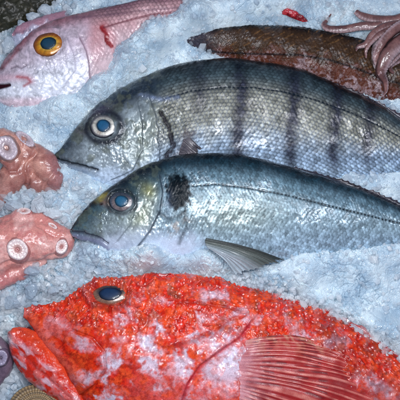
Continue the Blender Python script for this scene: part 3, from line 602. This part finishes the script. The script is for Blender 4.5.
# lower jaw
stj = [(8, 333, 8, 337, 18, 18, 1.5), (15, 327.5, 10, 351, 20, 14, 8), (30, 329, 17, 367, 18, 10, 12), (49, 342, 30, 382, 15, 7, 15), (64, 359, 46, 395, 11, 4, 16), (80, 381, 66, 412, 6, 2, 15), (96, 406, 92, 434, 0, 0, 14)]
j = fish_body(stj, 260, 130); x, y = j.px, j.py
n1 = fbm(x, y, 18, 4, 71); n2 = fbm(x, y, 6, 3, 72); n3 = fbm(x, y, 2.6, 2, 73)
c = mix(C(208, 44, 26), C(222, 78, 44), ss(0.45, 0.1, j.vc)*0.8+0*x); c = mix(c, C(212, 116, 112), ss(0.40, 0.6, n2)*0.6*ss(0.2, 0.4, j.vc)); c = mix(c, wht, ss(0.50, 0.74, fbm((x+y)*0.45, (y-x)*1.2, 9, 3, 75))*ss(0.3, 0.5, j.vc)*0.6)
c = mix(c, C(176, 40, 20), gau(pdist(x, y, [(20, 330), (32, 338), (44, 350)])[0], 2.5)*(n2)*0.9); c = mix(c, C(206, 200, 205), gau(ell(x, y, 8, 341, 4, 6), 1)*0.8)
jr = pdist(x, y, [(14, 346), (30, 364), (50, 380), (70, 398)]); c = mix(c, C(170, 60, 60), gau(jr[0], 1.5)*0.5)
fish_finish(j, 'lower_jaw', (n1-0.5)*4+(n2-0.5)*2+(n3-0.5)*0.4-1.0*gau(jr[0], 2.5), c, M_red, fishE, 0.25+0.5*ss(0.45, 0.65, n2))
# throat lining between jaws
stm = [(22, 322, 20, 334, 4, 4, 1), (36, 330, 32, 348, 6, 4, 5), (54, 352, 46, 368, 6, 4, 6), (74, 376, 66, 390, 6, 4, 6)]
mbd = fish_body(stm, 80, 40); fish_finish(mbd, 'mouth_lining', 0*mbd.px, C(96, 40, 44)*np.ones(mbd.P.shape), M_red, fishE)
# pectoral fin
def finE(x, y, u, v):
    r = np.abs(np.cos(v*20*np.pi)); c = mix(C(126, 8, 12), C(176, 30, 26), fbm(x, y, 16, 3, 80)); c = mix(c, C(222, 136, 122), ss(0.80, 1.0, r)*(0.0+1.1*fbm(x, y, 7, 3, 82)))
    c = mix(c, C(206, 160, 128), ss(0.5, 0.7, fbm(u*9+v*2, v*5, 1.0, 3, 84))*ss(0.35, 0.0, v)*0.5)
    bands = ss(0.5, 0.8, np.sin(u*17+v*3+fbm(x, y, 12, 2, 83)*5)*0.5+0.5); c = mix(c, C(110, 8, 14), bands*0.9*ss(0.85, 0.25, r)); c = mix(c, C(212, 150, 160), 0.8*np.clip(gau(u-0.0, 0.12+0.1*fbm(x, y, 5, 3, 86))*(0.9+1.0*(fbm(x, y, 6, 3, 85)-0.5)), 0, 1))
    return mix(c, C(190, 36, 26), ss(0.75, 1.0, u)*0.5)
fin_sheet(fishE, 'pectoral_fin', [(242, 341), (234, 350), (229, 362), (227, 376), (228, 390), (231, 404)], [(322, 343), (352, 362), (374, 388), (380, 420), (356, 452), (300, 472)], 66, 52, finE, mat=M_rfin, nray=20, n=160, m=420, ridge=0.55, arch=3, thick=0.8, rag=0.03, bend=(3, -7), jit=0.45, zm=zmap(bE, 6), off=lambda u, v: -0.9+3.0*ss(0, 0.22, u)-2.4*ss(0.6, 1, u)+0.8*np.sin(v*17+u*5)*u)
fin_sheet(fishE, 'tail_fin', [(474, 398), (476, 414), (474, 430)], [(530, 386), (538, 420), (528, 452)], 12, 8, finE, mat=M_red, nray=14, arch=1)
# dorsal fin, spines and torn membrane half buried in the ice
def dE(x, y, u, v):
    c = mix(C(186, 40, 30), C(196, 120, 120), ss(0.4, 0.9, u+0.4*(fbm(x, y, 5, 2, 90)-0.5))); return c*(0.7+0.5*fbm(x, y, 2.5, 2, 91))[..., None]
dt = [(248, 286), (262, 285), (280, 293), (296, 297), (312, 303), (330, 306), (346, 314), (362, 322), (380, 338), (404, 354)]
fin_sheet(fishE, 'dorsal_fin', [(240, 288), (262, 294), (284, 301), (304, 308), (322, 315), (340, 322), (360, 333), (384, 349), (408, 364)], dt, 24, 26, dE, mat=M_red, nray=9, m=300, n=30, ridge=1.6, arch=1.5, thick=0.8, rag=0.35, seed=3)
fin_sheet(fishE, 'dorsal_fin', [(120, 283), (140, 279), (160, 277), (190, 278), (220, 283)], [(128, 278), (142, 271), (160, 270.5), (188, 273), (226, 279)], 27, 31, dE, mat=M_red, nray=10, m=200, n=20, ridge=1.2, arch=1, thick=0.8, rag=0.45, seed=9)
def spine(parent, name, px, py, dx, dy, dz, L, r, col, bb=None, mat=None):
    P, N = surf(bb or bE, px, py); dr = np.array([dx, -dy, dz], float); dr /= np.linalg.norm(dr)
    tt = np.linspace(-0.25, 1, 14); path = P+dr*(tt*L)[:, None]+np.array([0, 0, 1.0])*(-0.10*L*np.maximum(tt, 0)**2)[:, None]
    rad = r*(1-np.clip(tt, 0, 1))**0.8+0.12; G, th = tubeP(path, rad, 10); V, Fc = ring_caps(G.reshape(-1, 3), G, 14, 10)
    F = np.concatenate([gridF(14, 10, True), Fc]); cc = np.tile(col, (len(V), 1))
    return link(name, raw_mesh(name, V, F, cc), mat or M_red, parent)
for px_, py_, dx_, dy_, L_, r_ in ((86, 289, -0.6, -1, 6, 1.8), (128, 284, 0.6, -1, 7, 2.0), (142, 279, 0.7, -1, 7, 2), (97, 284, -0.2, -1, 5, 1.6), (150, 282, 0.8, -0.7, 6, 1.6), (70, 302, -0.3, -1, 5, 1.5),
                                  (100, 318, 0.7, 0.5, 6, 1.4), (122, 312, 0.8, 0.2, 6, 1.5), (136, 306, 1, 0, 6, 1.4), (60, 310, -0.5, -0.6, 4, 1.3), (170, 300, 1, 0, 7, 1.5), (205, 325, 1, 0.1, 8, 1.5), (240, 318, 1, -0.4, 8, 1.5), (196, 284, 1, -0.7, 7, 1.6), (212, 290, 1, -0.6, 6, 1.5)):
    spine(fishE, 'spine', px_, py_, dx_, dy_, 0.7, L_, r_, C(206, 60, 44))

# ================================================================== 6. octopus arms
def remesh(parts, vox=1.1, smooth=6):
    """one continuous skin from overlapping tubes"""
    V = []; F = []; o = 0
    for P, rad, flat in parts:
        path = catmull(P, 40); r = catmull(np.array(rad)[:, None], 40)[:, 0]
        # rounded ends
        G, th = tubeP(path, r, 24, flat); n, m = G.shape[:2]
        def cap(cn, ring, s):
            out = []
            for a in (0.35, 0.7, 0.93):
                out.append(cn+(ring-cn)*math.sqrt(1-a*a)+s*a)
            return out
        T0 = path[0]-path[1]; T0 = T0/np.linalg.norm(T0)*r[0]*0.9; T1 = path[-1]-path[-2]; T1 = T1/np.linalg.norm(T1)*r[-1]*0.9
        rings = cap(path[0], G[0], T0)[::-1]+list(G)+cap(path[-1], G[-1], T1)
        G = np.array(rings); n = len(G); W, Fc = ring_caps(G.reshape(-1, 3), G, n, m)
        V.append(W); F.append(np.concatenate([gridF(n, m, True), Fc])+o); o += len(W)
    me = raw_mesh('tmp', np.vstack(V), np.concatenate(F)); ob = bpy.data.objects.new('tmp', me); COL.objects.link(ob)
    md = ob.modifiers.new('r', 'REMESH'); md.mode = 'VOXEL'; md.voxel_size = vox*U; md.use_smooth_shade = True
    sm = ob.modifiers.new('s', 'SMOOTH'); sm.iterations = smooth; sm.factor = 0.5
    dg = bpy.context.evaluated_depsgraph_get(); ev = ob.evaluated_get(dg); m2 = bpy.data.meshes.new_from_object(ev)
    n = len(m2.vertices); co = np.empty(n*3, np.float32); m2.vertices.foreach_get('co', co); no = np.empty(n*3, np.float32); m2.vertices.foreach_get('normal', no)
    bpy.data.objects.remove(ob); bpy.data.meshes.remove(me)
    return m2, co.reshape(-1, 3).astype(float)/U, no.reshape(-1, 3).astype(float)
def arm_finish(name, parts, colf, dispf, mat, parent, vox=1.1, smooth=6):
    me, V, N = remesh(parts, vox, smooth); px, py = proj(V)
    me.name = name
    V2 = V+N*dispf(px, py, V)[:, None]; me.vertices.foreach_set('co', (V2*U).astype(np.float32).ravel())
    a = me.color_attributes.new('Col', 'FLOAT_COLOR', 'POINT'); c = np.ones((len(V), 4), np.float32); c[:, :3] = np.clip(colf(px, py, V, N), 0, 1); a.data.foreach_set('color', c.ravel())
    me.update(); o = link(name, me, mat, parent); o['_'] = 0; del o['_']
    return o, V2, N, px, py
def P3(*pts): return [tuple(at(a, b_, c_)) for a, b_, c_ in pts]
def sucker(parent, V, N, px, py, x, y, r, rot=0.0, asp=1.0, nrm=None, colr=(C(190, 150, 150), C(206, 182, 186), C(150, 110, 116)), up=0.0):
    d = (px-x)**2+(py-y)**2-V[:, 2]*0.6; k = np.argmin(d+np.where(N[:, 2] > 0.05, 0, 1e6)); P = V[k]; n = N[k] if nrm is None else np.array(nrm, float)
    n = n/np.linalg.norm(n); n = n*0.6+np.array([0, 0, 0.4]); n /= np.linalg.norm(n)
    c, s = math.cos(rot), math.sin(rot); ux = np.array([c, s, 0.0]); ux -= n*(ux@n); ux /= np.linalg.norm(ux); uy = np.cross(n, ux)
    prof = np.array([(0.02, 0.06), (0.10, 0.02), (0.18, 0.05), (0.30, 0.13), (0.44, 0.17), (0.60, 0.17), (0.76, 0.20), (0.88, 0.20), (0.97, 0.13), (1.05, -0.02), (1.14, -0.18), (1.25, -0.4), (1.3, -0.7)])
    prof = catmull(prof, 40); na = 48; th = np.linspace(0, 2*np.pi, na, endpoint=False)
    wob = 1+0.03*np.sin(th*2+x)+0.015*np.sin(th*5+y); R = prof[:, 0][:, None]*wob[None]
    z = prof[:, 1][:, None]+0.03*np.sin(th*14)[None]*ss(0.4, 0.9, prof[:, 0])[:, None]
    G = P+n*up+ux*(r*R*np.cos(th))[..., None]+uy*(r*asp*R*np.sin(th))[..., None]+n*(z*r*0.9)[..., None]
    V_, Fc = ring_caps(G.reshape(-1, 3), G, 40, na); q = prof[:, 0]
    cc = mix(colr[2], colr[0], ss(0.15, 0.32, q)); cc = mix(cc, colr[1], ss(0.35, 0.75, q)); cc = mix(cc, colr[2], ss(0.97, 1.03, q)); cc = np.repeat(cc[:, None], na, 1)
    cc = cc*(0.85+0.3*vn(R*9, np.cos(th)[None]*3+R*0, 3))[..., None]
    return link('sucker', raw_mesh('sucker', V_, np.concatenate([gridF(40, na, True), Fc]), np.vstack([cc.reshape(-1, 3), cc[0, 0], cc[-1, 0]])), M_octo, parent)

og = 'octopus arms at the left of the ice'
oA = thing('octopus_arm', (30, 165), 0, 'brownish octopus arm curled at the left edge, touching the barred bream\'s snout', 'octopus', og)
parts = [(P3((-30, 172, 6), (-12, 150, 16), (4, 146, 20), (14, 162, 18), (8, 184, 12), (-6, 205, 4)), [15, 17, 17, 14, 12, 10], 1.0),
         (P3((6, 142, 14), (22, 148, 17), (24, 168, 15), (16, 186, 9)), [12, 12, 11, 9], 1.0),
         (P3((30, 152, 11), (44, 165, 13), (53, 178, 12), (55, 186, 8)), [13, 14, 11, 7], 1.0),
         (P3((24, 178, 5), (38, 184, 8), (52, 188, 6)), [11, 10, 7], 1.0)]
def colA(px, py, V, N):
    n = fbm(px, py, 14, 4, 101); m = fbm(px, py, 4, 3, 102)
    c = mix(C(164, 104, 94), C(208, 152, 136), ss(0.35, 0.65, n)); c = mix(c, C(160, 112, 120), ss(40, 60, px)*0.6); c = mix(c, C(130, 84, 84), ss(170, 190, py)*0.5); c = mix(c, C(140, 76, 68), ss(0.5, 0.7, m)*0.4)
    return c
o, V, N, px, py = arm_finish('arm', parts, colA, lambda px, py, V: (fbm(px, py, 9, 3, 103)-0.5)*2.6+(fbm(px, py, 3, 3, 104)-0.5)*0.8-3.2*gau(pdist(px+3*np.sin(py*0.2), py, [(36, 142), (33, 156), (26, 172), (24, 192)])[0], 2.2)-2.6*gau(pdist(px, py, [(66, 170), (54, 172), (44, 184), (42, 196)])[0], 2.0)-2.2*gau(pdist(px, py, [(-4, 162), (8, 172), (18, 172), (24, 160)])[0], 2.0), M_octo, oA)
grey = (C(172, 152, 156), C(196, 180, 188), C(150, 108, 100))
sucker(oA, V, N, px, py, 7, 148, 12.5, rot=-1.1, asp=0.78, colr=grey, up=-0.5)
sucker(oA, V, N, px, py, 25, 139, 11.5, rot=-0.75, asp=0.5, colr=grey, up=-1.0)
sucker(oA, V, N, px, py, -10, 168, 9, rot=-0.5, asp=0.7, colr=grey)
if 0: sucker(oA, V, N, px, py, 10-q*3, 178+q*9, 5-q*0.8, colr=grey, up=-0.3)
oB = thing('octopus_arm', (30, 248), 0, 'salmon pink octopus arm with round white suckers, left of the black spotted bream\'s mouth', 'octopus', og)
parts = [(P3((-30, 262, 6), (-5, 250, 14), (20, 242, 16), (45, 242, 13), (62, 243, 9)), [27, 27, 23, 19, 14], 0.8),
         (P3((2, 232, 8), (20, 222, 14), (32, 222, 12), (50, 230, 10), (64, 236, 6)), [14, 12, 11, 11, 10], 1.0),
         (P3((-20, 285, 2), (0, 275, 8), (22, 270, 6), (40, 258, 6)), [16, 14, 10, 9], 0.8)]
def colB(px, py, V, N):
    n = fbm(px, py, 14, 4, 111); m = fbm(px, py, 4, 3, 112)
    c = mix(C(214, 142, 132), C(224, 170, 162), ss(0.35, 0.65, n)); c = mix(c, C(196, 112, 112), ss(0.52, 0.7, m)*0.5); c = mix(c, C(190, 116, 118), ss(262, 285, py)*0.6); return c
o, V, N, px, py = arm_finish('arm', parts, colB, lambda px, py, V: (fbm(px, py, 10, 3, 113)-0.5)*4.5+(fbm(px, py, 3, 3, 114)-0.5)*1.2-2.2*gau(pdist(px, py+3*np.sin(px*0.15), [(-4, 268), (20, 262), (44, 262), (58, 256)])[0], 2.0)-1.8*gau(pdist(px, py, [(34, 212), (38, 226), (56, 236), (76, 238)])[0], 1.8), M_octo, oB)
pal = (C(206, 166, 160), C(226, 206, 204), C(178, 116, 112))
sucker(oB, V, N, px, py, 17, 249, 9.8, rot=0.6, asp=1.05, colr=pal); sucker(oB, V, N, px, py, 61, 247, 7.5, rot=1.3, asp=0.75, colr=pal, up=0.5); sucker(oB, V, N, px, py, 24, 211, 7, rot=0, asp=0.6, colr=pal)
sucker(oB, V, N, px, py, -14, 246, 10, rot=0.6, asp=0.9, colr=pal); sucker(oB, V, N, px, py, 52, 226, 5, rot=-0.5, asp=0.5, colr=pal, up=-0.4)
oC = thing('octopus_arm', (3, 355), 0, 'grey purple octopus arm tip with one sucker, below left of the red fish\'s lower jaw', 'octopus', og)
parts = [(P3((-30, 330, 2), (-12, 342, 7), (0, 352, 7), (4, 366, 2), (-8, 384, -4)), [11, 11, 11, 9, 7], 0.9)]
o, V, N, px, py = arm_finish('arm', parts, lambda px, py, V, N: mix(C(86, 66, 84), C(128, 104, 120), fbm(px, py, 8, 3, 121)), lambda px, py, V: (fbm(px, py, 7, 4, 123)-0.5)*2, M_octo, oC)
sucker(oC, V, N, px, py, 1, 358, 7.5, rot=1.2, asp=0.85, colr=(C(140, 128, 150), C(160, 150, 172), C(96, 80, 100)))

# ================================================================== 7. squid arms
sq = thing('squid', (392, 50), 0, 'reddish brown squid arms with pale insides draped over the end of the brown fish', 'squid')
def squid_arm(name, pts, rad, seed, pale=0.5, flat=0.8, side=1):
    path = catmull(P3(*pts), 90); r = catmull(np.array(rad, float)[:, None], 90)[:, 0]*1.2; G, th = tubeP(path, r, 28, flat); px, py = proj(G)
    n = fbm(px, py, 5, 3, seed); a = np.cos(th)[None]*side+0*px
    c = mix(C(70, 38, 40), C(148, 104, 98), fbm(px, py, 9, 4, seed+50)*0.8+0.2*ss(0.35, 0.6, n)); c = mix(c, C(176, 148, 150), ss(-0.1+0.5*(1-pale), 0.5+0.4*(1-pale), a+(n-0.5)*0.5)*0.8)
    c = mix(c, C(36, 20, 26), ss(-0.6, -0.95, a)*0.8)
    L = np.cumsum(np.concatenate([[0], np.linalg.norm(np.diff(path, axis=0), axis=1)]))[:, None]
    nod = np.maximum(0, np.cos(L*1.9))**2*np.exp(-((np.sin(th)[None]-0.5)/0.35)**2)*(np.cos(th)[None]*side > -0.1)
    ctr = path[:, None]; G = ctr+(G-ctr)*(1+0.16*nod+0.18*(n-0.5))[..., None]; c = mix(c, C(190, 168, 172), np.clip(nod*0.8, 0, 1))
    V, Fc = ring_caps(G.reshape(-1, 3), G, 90, 28)
    return link(name, raw_mesh(name, V, np.concatenate([gridF(90, 28, True), Fc]), np.vstack([c.reshape(-1, 3), c[0, 0], c[-1, 0]])), M_octo, sq)
parts = [(P3((402, 30, 14), (390, 40, 18), (382, 52, 20), (380, 66, 16)), [11, 13, 11, 7], 0.8), (P3((440, 20, 10), (418, 30, 14), (402, 44, 15), (394, 62, 12)), [16, 15, 12, 8], 0.8)]
def colS(px, py, V, N):
    n = fbm(px, py, 6, 4, 131); return mix(C(140, 118, 120), C(206, 190, 194), ss(0.35, 0.6, n))
arm_finish('web', parts, colS, lambda px, py, V: (fbm(px, py, 5, 3, 133)-0.5)*2.5, M_octo, sq)
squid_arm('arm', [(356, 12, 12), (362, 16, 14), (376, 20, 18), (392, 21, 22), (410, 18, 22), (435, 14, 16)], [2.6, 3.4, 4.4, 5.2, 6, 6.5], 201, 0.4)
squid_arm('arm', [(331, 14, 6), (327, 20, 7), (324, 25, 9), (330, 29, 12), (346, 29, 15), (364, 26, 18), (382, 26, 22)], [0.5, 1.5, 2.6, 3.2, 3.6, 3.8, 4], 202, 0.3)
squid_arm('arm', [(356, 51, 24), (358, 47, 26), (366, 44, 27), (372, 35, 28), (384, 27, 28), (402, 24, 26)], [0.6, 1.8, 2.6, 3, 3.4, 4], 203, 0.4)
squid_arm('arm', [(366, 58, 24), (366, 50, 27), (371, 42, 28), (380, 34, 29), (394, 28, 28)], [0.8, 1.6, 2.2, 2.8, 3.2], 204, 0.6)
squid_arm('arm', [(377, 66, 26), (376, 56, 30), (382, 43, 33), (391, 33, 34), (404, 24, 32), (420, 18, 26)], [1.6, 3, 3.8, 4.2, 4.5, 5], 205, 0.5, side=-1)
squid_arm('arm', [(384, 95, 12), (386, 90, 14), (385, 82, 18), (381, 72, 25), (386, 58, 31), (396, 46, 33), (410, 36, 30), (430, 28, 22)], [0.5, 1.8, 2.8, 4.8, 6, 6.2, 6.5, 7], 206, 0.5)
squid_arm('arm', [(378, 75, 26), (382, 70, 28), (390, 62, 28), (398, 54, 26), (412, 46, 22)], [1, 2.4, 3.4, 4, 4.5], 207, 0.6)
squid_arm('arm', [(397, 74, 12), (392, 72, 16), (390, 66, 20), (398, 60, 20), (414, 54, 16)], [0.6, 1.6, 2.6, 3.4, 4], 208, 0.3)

# ================================================================== 8. remaining things
fk = thing('fish', (35, 32), 0, 'pale pinkish white fish snout poking out of the ice behind the pink bream\'s forehead', 'fish')
st = [(12, 34, 13, 42, 14, 8, 1), (18, 26, 17, 52, 15, 4, 6), (30, 21, 30, 54, 14, 2, 10), (45, 16, 48, 50, 12, 0, 12), (62, 12, 66, 44, 2, -8, 11), (84, 10, 88, 36, -16, -20, 9)]
b = fish_body(st, 200, 90); n2 = fbm(b.px, b.py, 6, 3, 141)
c = mix(C(176, 130, 146), C(190, 192, 212), ss(0.25, 0.5, b.vc+(n2-0.5)*0.3)); c = mix(c, C(120, 90, 110), gau(pdist(b.px, b.py, [(16, 33), (30, 30), (50, 28)])[0], 1.2)*0.6)
fish_finish(b, 'head', (n2-0.5)*2.5, c, M_pink, fk)

def lump(name, label, cat, parts, colf, dispf, mat, vox=1.2):
    me_name = name
    o, V, N, px, py = arm_finish(name, parts, colf, dispf, mat, None, vox)
    return tag(o, label, cat)
lump('dark_lump', 'dark greenish brown mottled lump in the far top left corner beyond the ice', 'seafood',
     [(P3((-60, 40, -4), (-25, 14, 4), (10, 4, 5), (50, -20, 0), (90, -40, -6)), [30, 30, 26, 24, 24], 0.5)],
     lambda px, py, V, N: mix(mix(C(20, 22, 14), C(48, 46, 24), fbm(px, py, 9, 4, 151)), C(66, 58, 40), ss(0.6, 0.8, fbm(px, py, 3, 2, 152))*0.6),
     lambda px, py, V: (fbm(px, py, 10, 4, 153)-0.5)*8+(fbm(px, py, 3, 3, 154)-0.5)*2, M_dark)
# tan ribbed shell
sh = []
rr = np.linspace(0, 1, 70)[:, None]; th = np.linspace(0.02, np.pi*2-0.02, 220)[None]
c0 = at(38, 408, 2); R = 28*(0.15+0.85*rr)
Xs = c0[0]+R*np.cos(th)*1.0; Ys = c0[1]+R*np.sin(th)*0.8; Zs = 2+10*np.sqrt(np.maximum(0, 1-rr**2))+0.9*np.abs(np.sin(th*24))*rr+0.5*np.sin(rr*34)
P = np.stack([Xs+0*rr, Ys, Zs+0*th], -1)
c = mix(C(96, 78, 56), C(164, 138, 100), np.abs(np.sin(th*24))*np.ones_like(rr)); c = mix(c, C(70, 56, 46), ss(0.4, 0.8, np.sin(rr*26+0*th))*0.5)
tag(sheet('shell', P, c, M_dark, None, 1.5), 'tan ribbed shell half hidden below the red fish\'s jaw at the bottom edge', 'shell')
# scrap of red flesh
stv = [(262, 8, 262, 10, 16, 16, 0.5), (272, 6, 272, 11, 18, 16, 2), (284, 8, 283, 14, 18, 16, 3), (294, 11, 292, 18, 17, 15, 3.5), (303, 16, 300, 21, 15, 13, 2.5), (308, 21, 306, 22, 12, 12, 0.5)]
b = fish_body(stv, 120, 50); n2 = fbm(b.px, b.py, 4, 3, 161); c = mix(C(126, 14, 26), C(186, 40, 50), ss(0.35, 0.65, n2)); c = mix(c, C(150, 110, 130), ss(278, 264, b.px)*0.8)
tag(fish_finish(b, 'flesh_scrap', (n2-0.5)*3, c, M_red, None), 'torn scrap of red flesh lying on the ice behind the brown fish', 'flesh')

# ------------------------------------------------------------------ loose ice
phi = (1+5**0.5)/2
ICO_V = np.array([(-1, phi, 0), (1, phi, 0), (-1, -phi, 0), (1, -phi, 0), (0, -1, phi), (0, 1, phi), (0, -1, -phi), (0, 1, -phi), (phi, 0, -1), (phi, 0, 1), (-phi, 0, -1), (-phi, 0, 1)])/1.9
ICO_F = np.array([(0, 11, 5), (0, 5, 1), (0, 1, 7), (0, 7, 10), (0, 10, 11), (1, 5, 9), (5, 11, 4), (11, 10, 2), (10, 7, 6), (7, 1, 8), (3, 9, 4), (3, 4, 2), (3, 2, 6), (3, 6, 8), (3, 8, 9), (4, 9, 5), (2, 4, 11), (6, 2, 10), (8, 6, 7), (9, 8, 1)])
rng = np.random.default_rng(7)
def chips(n, xy, size, zoff):
    q = rng.normal(size=(n, 4)); q /= np.linalg.norm(q, axis=1, keepdims=True); w_, a, b_, c_ = q.T
    R = np.stack([1-2*(b_*b_+c_*c_), 2*(a*b_-c_*w_), 2*(a*c_+b_*w_), 2*(a*b_+c_*w_), 1-2*(a*a+c_*c_), 2*(b_*c_-a*w_), 2*(a*c_-b_*w_), 2*(b_*c_+a*w_), 1-2*(a*a+b_*b_)], -1).reshape(n, 3, 3)
    V = ICO_V[None]*(1+rng.uniform(-0.35, 0.35, (n, 12, 3)))*rng.uniform(0.55, 1.25, (n, 1, 3))
    V = np.einsum('nij,nkj->nki', R, V)*size[:, None, None]
    z = ice_height(xy[:, 0], xy[:, 1])+zoff*size
    V = V+np.stack([xy[:, 0], xy[:, 1], z], -1)[:, None]
    F = ICO_F[None]+(np.arange(n)*12)[:, None, None]
    return V.reshape(-1, 3), F.reshape(-1, 3)
NCH = 17000
xy = np.stack([rng.uniform(-235, 235, NCH), rng.uniform(-240, 240, NCH)], -1)
pxx, pyy = proj(np.stack([xy[:, 0], xy[:, 1], np.full(NCH, 6.0)], -1))
dens = fbm(pxx, pyy, 22, 3, 300)
left = ss(90, 40, pxx)*ss(180, 230, pyy)
size = 0.7+rng.exponential(0.55, NCH)*(0.7+dens)+left*rng.uniform(0, 2.2, NCH); size = np.minimum(size*(0.75+0.5*ss(0.4, 0.6, dens))+left*1.0, 5.5)
V, F = chips(NCH, xy, size, 0.35)
NL = 1500; lx = np.concatenate([rng.uniform(-10, 95, 1100), rng.uniform(-5, 75, 400)]); ly = np.concatenate([rng.uniform(185, 400, 1100), rng.uniform(-8, 62, 400)])
lxy = at(lx, ly, 10.0)[:, :2]; V3, F3 = chips(NL, lxy, rng.uniform(1.4, 4.6, NL), 0.3); F = np.concatenate([F, F3+len(V)]); V = np.concatenate([V, V3])
# chips lying over the red fish's torn fin and back edge
ED = catmull([(232, 281), (262, 287), (290, 297), (318, 307), (345, 320), (372, 338), (405, 362), (440, 384)], 400)
NE = 420; kk = rng.integers(0, 400, NE); wgt = ss(225, 330, ED[kk, 0])
ex = ED[kk, 0]+rng.normal(0, 4, NE); ey = ED[kk, 1]+rng.normal(0, 2.5+3.5*wgt, NE)+1
exy = at(ex, ey, 26.0)[:, :2]; es = rng.uniform(1.2, 3.2+1.6*wgt, NE)
V2, F2 = chips(NE, exy, es, 0); zz = np.repeat(26+rng.uniform(-4, 5, NE)-np.maximum(0, (ED[kk, 0]-300)*0.03), 12); V2[:, 2] += zz-np.repeat(ice_height(exy[:, 0], exy[:, 1]), 12)
F = np.concatenate([F, F2+len(V)]); V = np.concatenate([V, V2])
tag(link('ice_chips', raw_mesh('ice_chips', V, F, smooth=False), M_chip), 'loose chips of crushed ice scattered over the ice bed', 'ice', kind='stuff')

def chunk(px, py, z, r, seed, label, asp=(1, 1, 0.8)):
    bmv = bpy.data.meshes.new('t'); import bmesh
    bm = bmesh.new(); bmesh.ops.create_icosphere(bm, subdivisions=4, radius=1.0); bm.to_mesh(bmv); bm.free()
    n = len(bmv.vertices); co = np.empty(n*3, np.float32); bmv.vertices.foreach_get('co', co); co = co.reshape(-1, 3).astype(float)
    F = np.array([p.vertices[:] for p in bmv.polygons]); bpy.data.meshes.remove(bmv)
    rg = np.random.default_rng(seed); 
    d = rg.normal(size=(15, 3)); d /= np.linalg.norm(d, axis=1, keepdims=True); off = rg.uniform(0.55, 0.95, 15)
    k = np.min(off/np.maximum(co@d.T, 0.05), axis=1); k = np.minimum(k, 1.15)
    V = co*k[:, None]*np.array(asp)
    V = V*(1+0.22*(fbm(co[:, 0]*5+seed, co[:, 1]*5+co[:, 2]*3, 1.6, 3, seed)-0.5))[:, None]
    V = V*r+at(px, py, z)
    o = link('ice_chunk', raw_mesh('ice_chunk', V, F, smooth=False), M_chunk)
    return tag(o, label, 'ice', 'clear ice chunks')
for k, (a, b_, z, r, lab, asp) in enumerate((
        (38, 206, 20, 10, 'large clear ice chunk between the two octopus arms', (0.9, 1.1, 0.8)),
        (52, 213, 18, 7, 'clear ice chunk just right of the largest chunk between the octopus arms', (1.2, 0.9, 0.8)),
        (14, 206, 18, 7, 'small grey ice chunk under the brown octopus arm\'s curl', (1.1, 0.9, 0.8)),
        (26, 198, 16, 6, 'ice lump tucked below the fold of the brown octopus arm', (1.2, 1, 0.8)),
        (34, 272, 17, 7, 'white ice chunk on the lower edge of the pink octopus arm', (1.3, 0.8, 0.8)),
        (14, 303, 12, 8, 'ice chunk at the left edge below the pink octopus arm', (1.1, 1, 0.8)),
        (32, 292, 13, 7, 'ice chunk above the red fish\'s snout', (1.1, 1, 0.8)),
        (33, 16, 16, 6, 'glassy ice chunk on the rim of the dark corner lump', (1.1, 1, 0.9)),
        (22, 24, 14, 5, 'small glassy ice chunk nearest the pale fish snout', (1.3, 0.9, 0.8)),
        (46, 10, 15, 6, 'glassy ice chunk at the top edge left of the pink bream\'s back', (1.2, 1, 0.8)),
        (8, 46, 10, 8, 'grey ice chunk left of the pink bream\'s forehead', (1.1, 1.2, 0.8)),
        (352, 331, 27, 8, 'clear ice piece over the torn fin along the red fish\'s back', (1.2, 1, 0.8)))):
    chunk(a, b_, z, r, 400+k, lab, asp)
